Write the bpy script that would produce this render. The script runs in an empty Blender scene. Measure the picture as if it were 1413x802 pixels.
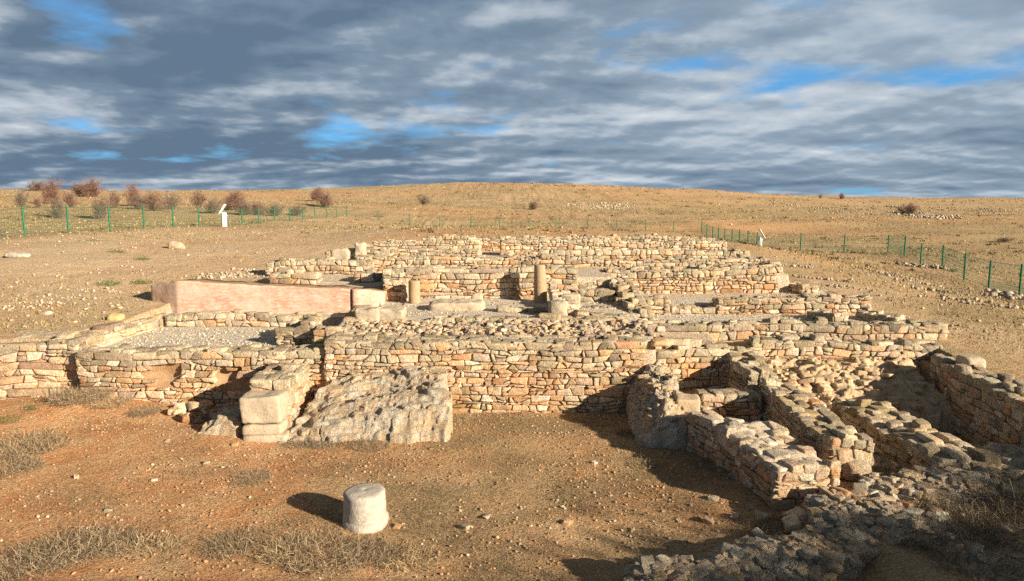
import bpy, math, random
import numpy as np
random.seed(7)
rng = np.random.default_rng(11)
sc = bpy.context.scene
COL = sc.collection
R = math.radians

# ------------------------------------------------------------------ camera frame (photo is 1413 x 802)
PITCH = R(7.0); FPX = 1000.0; CAM_Z = 4.2
CP, SP = math.cos(PITCH), math.sin(PITCH)
def at(px, py, Y):
    u = (px - 706.5) / FPX; v = (401 - py) / FPX
    t = Y / (CP + v * SP)
    return np.array([u * t, Y, CAM_Z + t * (v * CP - SP)])

# ------------------------------------------------------------------ noise
def _hash(i, j, k, seed):
    n = (i * 374761393 + j * 668265263 + k * 2147483647 + seed * 974634777) & 0xFFFFFFFF
    n = ((n ^ (n >> 13)) * 1274126177) & 0xFFFFFFFF
    n = ((n ^ (n >> 16)) * 2246822519) & 0xFFFFFFFF
    return ((n ^ (n >> 15)) & 0xFFFF) / 65535.0
def vnoise(p, seed=0):
    p = np.asarray(p, float)
    f = np.floor(p); i = f.astype(np.int64); w = p - f
    w = w * w * w * (w * (w * 6 - 15) + 10)
    x, y, z = i[..., 0], i[..., 1], i[..., 2]
    wx, wy, wz = w[..., 0], w[..., 1], w[..., 2]
    def h(a, b, c): return _hash(x + a, y + b, z + c, seed)
    l = lambda a, b, t: a + (b - a) * t
    return l(l(l(h(0,0,0), h(1,0,0), wx), l(h(0,1,0), h(1,1,0), wx), wy),
             l(l(h(0,0,1), h(1,0,1), wx), l(h(0,1,1), h(1,1,1), wx), wy), wz) * 2 - 1
def fbm(p, octaves=4, seed=0, gain=.5):
    p = np.asarray(p, float); s = 0; a = 1; t = 0
    for o in range(octaves):
        s = s + a * vnoise(p * (2.03 ** o) + 17.3 * o, seed + o); t += a; a *= gain
    return s / t
def ridged(p, octaves=4, seed=0):
    p = np.asarray(p, float); s = 0; a = 1; t = 0
    for o in range(octaves):
        s = s + a * (1 - 2 * np.abs(vnoise(p * (2.1 ** o) + 9.1 * o, seed + o))); t += a; a *= .55
    return s / t
def xyz(x, y, z=0.0):
    x, y = np.broadcast_arrays(np.asarray(x, float), np.asarray(y, float))
    return np.stack([x, y, np.zeros_like(x) + z], -1)
def smooth(a, b, x):
    t = np.clip((x - a) / (b - a), 0, 1); return t * t * (3 - 2 * t)

# ------------------------------------------------------------------ mesh / object helpers
def mesh_obj(name, v, f, mat, parent=None, col=None, smooth_sh=True, mats=None, midx=None):
    v = np.asarray(v, np.float32)
    me = bpy.data.meshes.new(name)
    me.vertices.add(len(v)); me.vertices.foreach_set('co', v.ravel())
    if isinstance(f, np.ndarray):
        k = f.shape[1]; loops = f.astype(np.int32).ravel(); starts = np.arange(0, len(loops), k, dtype=np.int32)
        nf = len(f)
    else:
        loops = np.array([i for q in f for i in q], np.int32)
        ln = np.array([len(q) for q in f]); starts = np.concatenate([[0], np.cumsum(ln)[:-1]]).astype(np.int32); nf = len(f)
    me.loops.add(len(loops)); me.loops.foreach_set('vertex_index', loops)
    me.polygons.add(nf); me.polygons.foreach_set('loop_start', starts)
    if midx is not None: me.polygons.foreach_set('material_index', np.asarray(midx, np.int32))
    me.update(calc_edges=True)
    me.polygons.foreach_set('use_smooth', np.full(nf, smooth_sh, bool))
    if col is not None:
        c = np.ones((len(v), 4), np.float32); c[:, :col.shape[1]] = col
        a = me.attributes.new('Col', 'FLOAT_COLOR', 'POINT'); a.data.foreach_set('color', c.ravel())
    for m in (mats or [mat]): me.materials.append(m)
    o = bpy.data.objects.new(name, me); COL.objects.link(o)
    if parent is not None: o.parent = parent
    return o
def tag(o, label=None, cat=None, group=None, kind=None):
    if label: o['label'] = label
    if cat: o['category'] = cat
    if group: o['group'] = group
    if kind: o['kind'] = kind
    return o
def empty(name, label, cat, loc=(0, 0, 0), group=None, rz=0):
    o = bpy.data.objects.new(name, None); COL.objects.link(o)
    o.empty_display_size = .2; o.location = loc; o.rotation_euler = (0, 0, rz)
    return tag(o, label, cat, group)
def copy_tree(o, parent=None):
    c = o.copy(); COL.objects.link(c)
    if parent is not None: c.parent = parent
    for ch in [x for x in COL.objects if x.parent == o]: copy_tree(ch, c)
    return c

def boxgrid(nx, ny, nz):
    """surface grid of the cube [-1,1]^3"""
    vid = {}; vs = []; fs = []
    def g(i, j, k):
        key = (i, j, k)
        if key not in vid:
            vid[key] = len(vs); vs.append((2 * i / nx - 1, 2 * j / ny - 1, 2 * k / nz - 1))
        return vid[key]
    for i in range(nx):
        for j in range(ny):
            fs.append((g(i,j,0), g(i,j+1,0), g(i+1,j+1,0), g(i+1,j,0)))
            fs.append((g(i,j,nz), g(i+1,j,nz), g(i+1,j+1,nz), g(i,j+1,nz)))
    for i in range(nx):
        for k in range(nz):
            fs.append((g(i,0,k), g(i+1,0,k), g(i+1,0,k+1), g(i,0,k+1)))
            fs.append((g(i,ny,k), g(i,ny,k+1), g(i+1,ny,k+1), g(i+1,ny,k)))
    for j in range(ny):
        for k in range(nz):
            fs.append((g(0,j,k), g(0,j,k+1), g(0,j+1,k+1), g(0,j+1,k)))
            fs.append((g(nx,j,k), g(nx,j+1,k), g(nx,j+1,k+1), g(nx,j,k+1)))
    return np.array(vs), np.array(fs)
def rounded(v, e):
    return v / (np.abs(v) ** e).sum(1)[:, None] ** (1 / e)

class Acc:
    def __init__(s): s.v = []; s.f = []; s.c = []; s.n = 0
    def add(s, v, f, c=None):
        v = np.asarray(v, float); s.v.append(v); s.f.append(np.asarray(f) + s.n); s.n += len(v)
        if c is not None: s.c.append(np.broadcast_to(np.asarray(c, float), (len(v), 3)))
    def build(s, name, mat, parent=None, smooth_sh=True):
        return mesh_obj(name, np.concatenate(s.v), np.concatenate(s.f), mat, parent,
                        np.concatenate(s.c) if s.c else None, smooth_sh)

# stone templates
def make_templates(seg, n, e0, e1, amp, seed):
    v0, f = boxgrid(seg, seg, seg); out = []
    cut = {5: [-1, -.80, -.28, .28, .80, 1], 4: [-1, -.76, 0, .76, 1], 3: [-1, -.70, .70, 1]}.get(seg)
    if cut: v0 = np.interp(v0, np.linspace(-1, 1, seg + 1), cut)
    for i in range(n):
        e = e0 + (e1 - e0) * rng.random()
        v = rounded(v0, e)
        d = v / np.linalg.norm(v, axis=1)[:, None]
        v = v * (1 + amp * fbm(d * 1.3 + i * 7.7, 3, seed + i))[:, None] + amp * .35 * np.stack([fbm(d * 2.6 + i * 3.1 + q * 5, 2, seed + 50 + i) for q in range(3)], 1)
        out.append(v)
    return out, f
def tril(v):
    w = []
    for sx in (-1, 1):
        for sy in (-1, 1):
            for sz in (-1, 1):
                w.append((1 + sx * v[:, 0]) * (1 + sy * v[:, 1]) * (1 + sz * v[:, 2]) / 8)
    return np.stack(w, 1)
T5 = make_templates(5, 18, 5.5, 14, .13, 5); T4 = make_templates(4, 18, 5, 13, .13, 31); T3 = make_templates(3, 14, 4.5, 10, .12, 77); T2 = make_templates(2, 12, 2.2, 3.2, .2, 99)
class Stones:
    def __init__(s, tmpl): s.T = [tril(v) for v in tmpl[0]]; s.f = tmpl[1]; s.c8 = []; s.col = []
    def add(s, c8, col): s.c8.append(c8); s.col.append(col)
    def add_box(s, c, half, rotz, col, jit=.12, tilt=0.0):
        b = np.array([(x, y, z) for x in (-1, 1) for y in (-1, 1) for z in (-1, 1)], float)
        b = (b + rng.normal(0, jit, (8, 3))) * np.asarray(half)
        if tilt:
            ta, tb = rng.normal(0, tilt, 2)
            b = np.stack([b[:, 0], b[:, 1] * math.cos(ta) - b[:, 2] * math.sin(ta), b[:, 1] * math.sin(ta) + b[:, 2] * math.cos(ta)], 1)
            b = np.stack([b[:, 0] * math.cos(tb) + b[:, 2] * math.sin(tb), b[:, 1], -b[:, 0] * math.sin(tb) + b[:, 2] * math.cos(tb)], 1)
        ca, sa = math.cos(rotz), math.sin(rotz)
        b = np.stack([b[:, 0] * ca - b[:, 1] * sa, b[:, 0] * sa + b[:, 1] * ca, b[:, 2]], 1) + np.asarray(c)
        s.add(b, col)
    def build(s, name, mat, parent=None):
        if not s.c8: return None
        c8 = np.array(s.c8); col = np.array(s.col); k = len(c8); ti = rng.integers(0, len(s.T), k)
        nv = len(s.T[0]); V = np.empty((k, nv, 3))
        for t in range(len(s.T)):
            m = ti == t
            if m.any(): V[m] = np.einsum('nc,kcd->knd', s.T[t], c8[m])
        F = (s.f[None] + (np.arange(k) * nv)[:, None, None]).reshape(-1, 4)
        return mesh_obj(name, V.reshape(-1, 3), F, mat, parent, np.repeat(col, nv, 0))

# ------------------------------------------------------------------ materials
def new_mat(name):
    m = bpy.data.materials.new(name); m.use_nodes = True
    nt = m.node_tree; nt.nodes.clear()
    out = nt.nodes.new('ShaderNodeOutputMaterial'); b = nt.nodes.new('ShaderNodeBsdfPrincipled')
    nt.links.new(b.outputs[0], out.inputs[0]); b.inputs['Roughness'].default_value = .95
    b.inputs['Specular IOR Level'].default_value = .15
    return m, nt, b
class N:
    def __init__(s, nt): s.nt = nt
    def new(s, t, **kw):
        n = s.nt.nodes.new(t)
        for k, v in kw.items(): setattr(n, k, v)
        return n
    def link(s, a, b): s.nt.links.new(a, b)
    def val(s, sock, v):
        if hasattr(v, 'is_output') or isinstance(v, bpy.types.NodeSocket): s.link(v, sock)
        elif isinstance(v, (tuple, list)) and len(v) == 3 and sock.type == 'RGBA': sock.default_value = (*v, 1)
        else: sock.default_value = v
    def coord(s): return s.new('ShaderNodeNewGeometry').outputs['Position']
    def noise(s, vec, scale, detail=5, rough=.6, dist=0.0):
        n = s.new('ShaderNodeTexNoise'); s.link(vec, n.inputs['Vector'])
        n.inputs['Scale'].default_value = scale; n.inputs['Detail'].default_value = detail
        n.inputs['Roughness'].default_value = rough; n.inputs['Distortion'].default_value = dist
        return n.outputs['Fac']
    def vor(s, vec, scale, feature='F1', out='Distance'):
        n = s.new('ShaderNodeTexVoronoi', feature=feature); s.link(vec, n.inputs['Vector']); n.inputs['Scale'].default_value = scale
        return n.outputs[out]
    def ramp(s, fac, *pts):
        r = s.new('ShaderNodeValToRGB'); e = r.color_ramp.elements
        while len(e) < len(pts): e.new(.5)
        for el, (p, c) in zip(e, pts):
            el.position = p; el.color = (c, c, c, 1) if not isinstance(c, tuple) else (*c, 1)
        s.link(fac, r.inputs[0]); return r.outputs[0]
    def mix(s, fac, a, b, mode='MIX'):
        n = s.new('ShaderNodeMix', data_type='RGBA', blend_type=mode); s.val(n.inputs['Factor'], fac); s.val(n.inputs[6], a); s.val(n.inputs[7], b)
        return n.outputs[2]
    def math(s, op, a, b=0.0, clamp=False):
        n = s.new('ShaderNodeMath', operation=op); n.use_clamp = clamp; s.val(n.inputs[0], a); s.val(n.inputs[1], b); return n.outputs[0]
    def attr(s, name='Col'): return s.new('ShaderNodeAttribute', attribute_name=name)
    def bump(s, h, strength, dist, prev=None):
        n = s.new('ShaderNodeBump'); n.inputs['Strength'].default_value = strength; n.inputs['Distance'].default_value = dist
        s.link(h, n.inputs['Height'])
        if prev is not None: s.link(prev, n.inputs['Normal'])
        return n.outputs[0]

def stone_material(name='rubble stone'):
    m, nt, b = new_mat(name); n = N(nt); P = n.coord()
    c = n.attr().outputs['Color']
    c = n.mix(1, c, n.ramp(n.noise(P, .9, 5, .65), (.36, (.80, .76, .72)), (.50, (1, 1, 1)), (.64, (1.08, .98, .86))), 'MULTIPLY')
    mot = n.noise(P, 9, 6, .65)
    c = n.mix(1, c, n.ramp(mot, (.28, .62), (.5, 1.0), (.72, 1.28)), 'MULTIPLY')
    lich = n.ramp(n.noise(P, 22, 5, .7, .4), (.56, 0.0), (.66, 1.0))
    c = n.mix(n.math('MULTIPLY', lich, .7), c, (.17, .14, .105))
    c = n.mix(n.ramp(n.noise(P, 55, 4, .7), (.58, 0.0), (.66, .6)), c, (.16, .12, .08))
    pale = n.ramp(n.noise(P, 14, 4, .6), (.60, 0.0), (.70, 1.0))
    c = n.mix(n.math('MULTIPLY', pale, .5), c, (.60, .50, .38))
    rust = n.ramp(n.noise(P, 5, 4, .6), (.56, 0.0), (.68, 1.0))
    c = n.mix(n.math('MULTIPLY', rust, .35), c, (.52, .31, .15))
    c = n.mix(1, c, n.ramp(n.noise(P, 42, 6, .8), (.33, .40), (.50, 1.12), (.68, 1.45)), 'MULTIPLY')
    nt.links.new(c, b.inputs['Base Color'])
    h = n.noise(P, 26, 8, .72); h2 = n.noise(P, 90, 3, .6)
    nt.links.new(n.bump(h2, .5, .012, n.bump(h, 1.0, .05)), b.inputs['Normal'])
    return m
def soil_material():
    m, nt, b = new_mat('earth core'); n = N(nt); P = n.coord()
    c = n.mix(n.ramp(n.noise(P, 6, 6, .65), (.35, 0.0), (.65, 1.0)), (.40, .225, .115), (.47, .32, .19))
    c = n.mix(n.ramp(n.noise(P, 40, 3, .6), (.58, 0.0), (.66, .8)), c, (.56, .46, .34))
    nt.links.new(c, b.inputs['Base Color'])
    nt.links.new(n.bump(n.noise(P, 30, 8, .7), .9, .05), b.inputs['Normal'])
    return m
def rock_material():
    m, nt, b = new_mat('weathered limestone'); n = N(nt); P = n.coord()
    c = n.mix(n.ramp(n.noise(P, 2.6, 7, .7), (.42, 0.0), (.60, 1.0)), (.58, .42, .26), (.54, .48, .39))
    c = n.mix(1, c, n.ramp(n.noise(P, 36, 7, .82), (.34, .38), (.50, 1.15), (.66, 1.45)), 'MULTIPLY')
    c = n.mix(n.ramp(n.noise(P, 6, 8, .8, .6), (.52, 0.0), (.66, .5)), c, (.28, .235, .18))
    c = n.mix(n.ramp(n.noise(P, 30, 5, .75, .3), (.57, 0.0), (.66, .6)), c, (.16, .135, .10))
    c = n.mix(n.ramp(n.noise(P, 19, 6, .75), (.55, 0.0), (.64, .9)), c, (.62, .57, .49))
    nt.links.new(c, b.inputs['Base Color'])
    wv = n.new('ShaderNodeVectorMath', operation='ADD'); n.link(P, wv.inputs[0]); nz = n.new('ShaderNodeTexNoise'); n.link(P, nz.inputs['Vector']); nz.inputs['Scale'].default_value = 3.0; sv = n.new('ShaderNodeVectorMath', operation='SCALE'); n.link(nz.outputs['Color'], sv.inputs[0]); sv.inputs['Scale'].default_value = .5; n.link(sv.outputs[0], wv.inputs[1])
    cr = n.ramp(n.vor(wv.outputs[0], 2.6, 'DISTANCE_TO_EDGE'), (0.0, 0.0), (.035, 1.0))
    c = n.mix(n.math('MULTIPLY', n.math('SUBTRACT', 1.0, cr), .22), c, (.16, .125, .09)); nt.links.new(c, b.inputs['Base Color'])
    h = n.bump(n.noise(P, 12, 10, .8, .4), .9, .08); h = n.bump(n.noise(P, 48, 5, .75), .8, .03, h); h = n.bump(cr, .35, .03, h)
    nt.links.new(h, b.inputs['Normal'])
    return m
def block_material(name, c1, c2, c3, scale=8, amt=.6):
    m, nt, b = new_mat(name); n = N(nt); P = n.coord()
    c = n.mix(n.ramp(n.noise(P, scale, 6, .68), (.36, 0.0), (.64, 1.0)), c1, c2)
    c = n.mix(n.ramp(n.noise(P, scale * 3.1, 6, .75), (.55, 0.0), (.66, amt)), c, c3)
    nt.links.new(c, b.inputs['Base Color'])
    nt.links.new(n.bump(n.noise(P, 70, 4, .7), .4, .01, n.bump(n.noise(P, 22, 7, .7), .7, .025)), b.inputs['Normal'])
    return m
def plain(name, c, rough=.7, spec=.3, var=.15):
    m, nt, b = new_mat(name); n = N(nt); P = n.coord()
    col = n.mix(1, c, n.ramp(n.noise(P, 7, 4), (.3, 1 - var), (.7, 1 + var)), 'MULTIPLY')
    nt.links.new(col, b.inputs['Base Color']); b.inputs['Roughness'].default_value = rough; b.inputs['Specular IOR Level'].default_value = spec
    return m
def attr_mat(name, rough=.9, translucent=False):
    m, nt, b = new_mat(name); n = N(nt)
    nt.links.new(n.attr().outputs['Color'], b.inputs['Base Color']); b.inputs['Roughness'].default_value = rough
    return m
def plaster_material():
    m, nt, b = new_mat('old lime plaster'); n = N(nt); P = n.coord()
    mp = n.new('ShaderNodeMapping'); n.link(P, mp.inputs[0]); mp.inputs['Scale'].default_value = (.8, 1, 2.6); S = mp.outputs[0]
    c = n.mix(n.ramp(n.noise(S, 1.1, 5, .6), (.40, 0.0), (.60, 1.0)), (.525, .39, .315), (.51, .345, .23))
    red = n.math('MULTIPLY', n.math('MULTIPLY', n.ramp(n.noise(S, 1.1, 5, .65), (.42, .12), (.54, 1.0)), n.ramp(n.noise(S, 6, 7, .8), (.40, .1), (.56, 1.0))), n.attr().outputs['Fac'])
    c = n.mix(n.math('MULTIPLY', red, .9), c, (.50, .21, .15))
    c = n.mix(n.ramp(n.noise(S, 7, 6, .75), (.47, 0.0), (.57, .85)), c, (.56, .44, .37))
    crk = n.ramp(n.vor(S, 1.7, 'DISTANCE_TO_EDGE'), (.0, 1.0), (.012, 0.0)); c = n.mix(n.math('MULTIPLY', crk, .45), c, (.30, .19, .13))
    c = n.mix(n.ramp(n.noise(P, 13, 7, .75), (.60, 0.0), (.64, .8)), c, (.42, .30, .20))
    c = n.mix(n.ramp(n.noise(P, 30, 3, .6), (.66, 0.0), (.70, .8)), c, (.33, .22, .16))
    nt.links.new(c, b.inputs['Base Color'])
    nt.links.new(n.bump(n.noise(P, 35, 6, .7), .5, .012, n.bump(n.noise(P, 4, 5, .6), .5, .05)), b.inputs['Normal'])
    return m
def ground_material():
    m, nt, b = new_mat('stony earth'); n = N(nt); P = n.coord()
    a = n.new('ShaderNodeSeparateColor'); n.link(n.attr().outputs['Color'], a.inputs[0])
    gr, red, gs = a.outputs[0], a.outputs[1], a.outputs[2]
    big = n.noise(P, .35, 6, .6); mid = n.noise(P, 2.4, 6, .65); fine = n.noise(P, 16, 6, .7); vf = n.noise(P, 55, 4, .65)
    # bare bank earth
    c = n.mix(n.ramp(mid, (.35, 0.0), (.65, 1.0)), (.57, .40, .235), (.65, .49, .315))
    # dry turf
    t = n.mix(n.ramp(big, (.38, 0.0), (.62, 1.0)), (.36, .275, .135), (.48, .34, .17))
    t = n.mix(n.ramp(n.noise(P, .9, 7, .7), (.50, 0.0), (.62, .8)), t, (.48, .31, .17))
    t = n.mix(n.ramp(fine, (.56, 0.0), (.66, .45)), t, (.20, .18, .09))
    c = n.mix(n.math('ADD', gs, n.math('MULTIPLY', n.math('SUBTRACT', mid, .5), .9), True), c, t)
    # red soil
    r = n.mix(n.ramp(n.noise(P, 1.3, 6, .65), (.38, 0.0), (.62, 1.0)), (.62, .28, .115), (.65, .39, .20))
    c = n.mix(n.math('ADD', red, n.math('MULTIPLY', n.math('SUBTRACT', n.noise(P, 3.3, 6, .7), .5), 1.1), True), c, r)
    hum_shade = n.mix(n.ramp(n.noise(P, 6, 6, .7), (.40, 0.0), (.62, 1.0)), (.20, .145, .085), (.27, .205, .105))  # dark humus colour, also painted into ground that lies in shade
    c = n.mix(n.math('MULTIPLY', n.math('ADD', n.attr().outputs['Alpha'], n.math('MULTIPLY', n.math('SUBTRACT', n.noise(P, 5, 7, .75), .5), 1.3), True), .8), c, hum_shade)
    c = n.mix(1, c, n.ramp(n.noise(P, 30, 6, .8), (.34, .42), (.50, 1.0), (.66, 1.45)), 'MULTIPLY')
    c = n.mix(n.ramp(vf, (.60, 0.0), (.66, .65)), c, (.60, .49, .36))
    c = n.mix(n.ramp(n.noise(P, 38, 5, .7), (.57, 0.0), (.66, .75)), c, (.17, .11, .06))
    c = n.mix(n.ramp(n.noise(P, 11, 6, .75), (.52, 0.0), (.66, .55)), c, (.27, .165, .085))
    g = n.mix(n.ramp(n.vor(P, 26, out='Color'), (.1, 0.0), (.9, 1.0)), (.54, .48, .40), (.72, .66, .56))
    g = n.mix(n.ramp(mid, (.50, 0.0), (.70, .5)), g, (.46, .35, .24))
    c = n.mix(n.math('ADD', gr, n.math('MULTIPLY', n.math('SUBTRACT', fine, .5), .8), True), c, g)
    nt.links.new(c, b.inputs['Base Color'])
    h = n.bump(n.noise(P, 7, 9, .72), .9, .10); h = n.bump(n.vor(P, 24), .55, .03, h); h = n.bump(vf, .6, .02, h)
    nt.links.new(h, b.inputs['Normal'])
    return m
M_STONE = stone_material(); M_CORE = soil_material(); M_ROCK = rock_material(); M_GROUND = ground_material(); M_PLASTER = plaster_material()
M_LIME = block_material('crumbled lime mortar', (.62, .54, .43), (.55, .44, .32), (.40, .30, .2), 7, .6)
M_BLOCK = block_material('dressed limestone', (.48, .39, .28), (.42, .36, .275), (.22, .19, .15), 7, .8)
M_COLGREY = block_material('grey column stone', (.38, .34, .29), (.48, .44, .38), (.20, .175, .145), 12, .7)
M_COLBROWN = block_material('brown column stone', (.36, .25, .15), (.42, .31, .20), (.24, .18, .12), 6, .5)
M_PEB = attr_mat('loose stone'); M_GRASS = attr_mat('dry grass'); M_TWIG = attr_mat('dry twigs')
M_GREEN = plain('green painted steel', (.006, .13, .062), .45, .5); M_WIRE = plain('green coated wire', (.012, .12, .062), .5, .4)
M_WHITE = plain('white painted metal', (.78, .78, .76), .5, .4, .04); M_PRINT = plain('weathered panel print', (.46, .44, .40), .5, .4, .3)

# ------------------------------------------------------------------ terrain height
ctrl = []
def cp(px, py, Y): ctrl.append(at(px, py, Y))
for q in [(35,327,31),(95,323,34),(152,320,37),(239,314.6,44),(334,311,55),(400,307,64),(478,303,78),
          (565,313,80),(650,315,80),(771,316,80),(891,316.5,79),(968,321,78),(1004,334,63),(1044,347,50),(1104,347,50),(1164,350,50),(1225,350,50),
          (1247,355,43),(1270,368,41),(1300,371,38),(1330,387,34),(1364,399,31),(1406,412,26.5),
          (0,350,24),(0,400,19.5),(0,452,16),(-160,420,19),(150,400,20),(200,350,26),(300,340,30),(440,330,34),(380,360,26),(260,375,22.5),
          (520,322,34),(750,322,34),(930,325,34),(1050,350,30),(1100,380,25),(1200,400,22),(1250,430,19),(1320,470,16.5),(1413,470,17),(1413,520,13.8),(1600,520,14),
          (40,300,60),(40,285,90),(250,290,80),(300,280,110),(500,285,110),(700,290,110),(900,295,110),(1000,300,100),(1200,305,100),(1400,315,80),
          (700,272,150),(900,275,150),(450,275,150),(1150,285,150),(1400,290,140),(-300,263,190),
          (0,264,190),(200,264,190),(400,262,190),(560,256,190),(720,253.5,190),(850,257,190),(1000,265,190),(1150,272.5,190),(1413,274.5,190),(1700,275,190)]:
    cp(*q)
for px in (-300, 0, 400, 720, 1000, 1413, 1700):
    p = at(px, 278, 300); ctrl.append(np.array([p[0], 300, 1.0]))
for x, y, z in [(-60,20,3.2),(-40,5,1.0),(60,20,.6),(-15,6,0),(15,4,.5),(0,0,.2),(30,5,.7),(0,-40,.5),(-60,-40,.5),(60,-40,.5),
                (-5,24,2.1),(0,24,2.2),(5,24,2.1),(0,29,2.3),(6,29,2.2),(-10,20,1.75),(-10,17,1.5),(-11,15,1.35)]:
    ctrl.append(np.array([x, y, z], float))
C0 = np.array(ctrl); S0 = 20.0
def _U(r2): return np.where(r2 > 1e-12, r2 * np.log(np.maximum(r2, 1e-12)), 0)
def _tps():
    p = C0[:, :2] / S0; n = len(p)
    K = _U(((p[:, None] - p[None]) ** 2).sum(-1)) + np.eye(n) * .004
    Pm = np.concatenate([np.ones((n, 1)), p], 1)
    A = np.block([[K, Pm], [Pm.T, np.zeros((3, 3))]])
    return np.linalg.solve(A, np.concatenate([C0[:, 2], np.zeros(3)])), p
TW, TP = _tps()
def base_h(x, y):
    shp = np.shape(x); q = np.stack([np.ravel(x), np.ravel(y)], 1) / S0; out = np.empty(len(q))
    for i in range(0, len(q), 40000):
        b = q[i:i + 40000]
        out[i:i + 40000] = _U(((b[:, None] - TP[None]) ** 2).sum(-1)) @ TW[:-3] + TW[-3] + b @ TW[-2:]
    z = out.reshape(shp); r = np.hypot(x, y)
    k = smooth(270, 420, r)
    return z * (1 - k) - 3.0 * k
X4 = lambda y: np.interp(y, [9, 12.2, 14.3], [4.1, 3.15, 2.75])       # line of the wall that closes the courtyard on the right
def H(x, y):
    x = np.asarray(x, float); y = np.asarray(y, float); x, y = np.broadcast_arrays(x, y)
    z = base_h(x, y)
    far = smooth(30, 90, y)
    z = z + .05 * fbm(xyz(x * .6, y * .6), 4, 3) * (1 - far) + far * (.55 * fbm(xyz(x * .06, y * .09), 5, 8) + .22 * ridged(xyz(x * .22, y * .3), 5, 9)) + .02 * fbm(xyz(x * 3, y * 3), 3, 4)
    bank = smooth(15, 30, y) * (1 - smooth(60, 80, y)) * smooth(8, 14, -x)
    z = z + bank * .12 * fbm(xyz(x * .35, y * .35), 4, 21)
    n1 = .05 * fbm(xyz(x * .8, y * .8), 5, 12)
    court = n1 + .18 * np.exp(-(((x + 8.6) / 1.3) ** 2 + ((y - 14.0) / 1.2) ** 2)) + .10 * smooth(13.3, 14.15, y) * smooth(-9.6, -8.6, x) * smooth(-4.6, -5.0, x) + .16 * smooth(-6.5, -10.5, x) + .12 * np.exp(-(((x + 6.3) / 1.3) ** 2 + ((y - 12.4) / .7) ** 2))
    # right-hand rooms
    k = smooth(-.25, .25, x - X4(y))
    room = .10 + n1 * 1.3 + .16 * smooth(10.8, 9.2, y)
    room = np.where((x > 6.6) & (x < 9.0) & (y > 10.6), -.45 + n1, room)
    court = court * (1 - k) + room * k
    slope = smooth(13.0, 15.7, y) * smooth(4.9, 5.3, x)
    court = court + slope * (.72 - .1) * (1 + .25 * fbm(xyz(x * 1.7, y * 1.7), 4, 40)) * np.where(x > 4.8, 1, 0)
    court = np.where((x > 2.7) & (x < 4.8) & (y > 13.3), .28 + n1, court)
    rx = np.interp(y, [8, 11.2, 15.2, 16], [7.9, 8.35, 9.0, 9.1])
    front = (y < np.where(x > 2.9, np.where(x < 4.6, 14.85 + .22 * (x - 2.9), 14.5), np.where(x < -8.85, 14.85, 14.5))) & (x < rx + .3)
    front = front | ((y >= 14.5) & (y < 15.85) & (x > 4.6) & (x < rx + .3))
    kk = smooth(9, 6.5, y) * smooth(6.5, 8.5, x)
    zf = court + kk * .15
    z = np.where(front, zf, z)
    def reg(x0, x1, y0, y1, za, zb, amp=.5):
        nonlocal z
        t = np.clip((y - y0) / (y1 - y0), 0, 1)
        z = np.where((x >= x0) & (x < x1) & (y >= y0) & (y < y1), za + (zb - za) * t + n1 * amp, z)
    reg(-8.8, -3.9, 14.5, 17.75, 1.10, 1.14, .3)
    reg(-8.7, -3.3, 17.75, 18.5, 1.36, 1.38, .3)
    reg(-3.9, 2.95, 14.5, 16.3, 1.38, 1.5, .6)
    reg(-3.4, 2.95, 16.3, 19.9, 1.50, 1.58, .35)
    z = z - .38 * np.exp(-((x - 2.15) / .33) ** 2 - ((y - 15.65) / .3) ** 2)
    reg(2.95, 4.6, 15.2, 16.7, 1.02, 1.25, .8)
    reg(4.6, 10.1, 15.85, 16.7, .98, 1.05, .8)
    reg(2.95, 10.1, 16.7, 18.7, 1.27, 1.32, .3)
    reg(2.95, 9.4, 18.7, 21.3, 1.50, 1.56, .3)
    reg(-7.4, -3.6, 20.7, 22.9, 1.9, 2.05, .4)
    reg(-3.6, 2.75, 19.9, 22.9, 2.12, 2.2, .4)
    reg(2.75, 8.2, 21.3, 23.2, 2.05, 2.15, .4)
    reg(-6.5, 8.6, 22.9, 25.7, 2.15, 2.2, .4)
    reg(-6.0, 8.6, 25.7, 30.2, 2.1, 2.2, .4)
    return z
def ground_at(px, py, y0=6.0, y1=260.0, n=900):
    Y = np.geomspace(y0, y1, n); u = (px - 706.5) / FPX; v = (401 - py) / FPX
    t = Y / (CP + v * SP); X = u * t; Z = CAM_Z + t * (v * CP - SP)
    d = H(X, Y) - Z; i = int(np.argmax(d > 0))
    if not (d > 0).any(): i = n - 1
    return np.array([X[i], Y[i], float(H(X[i], Y[i]))])
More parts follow.
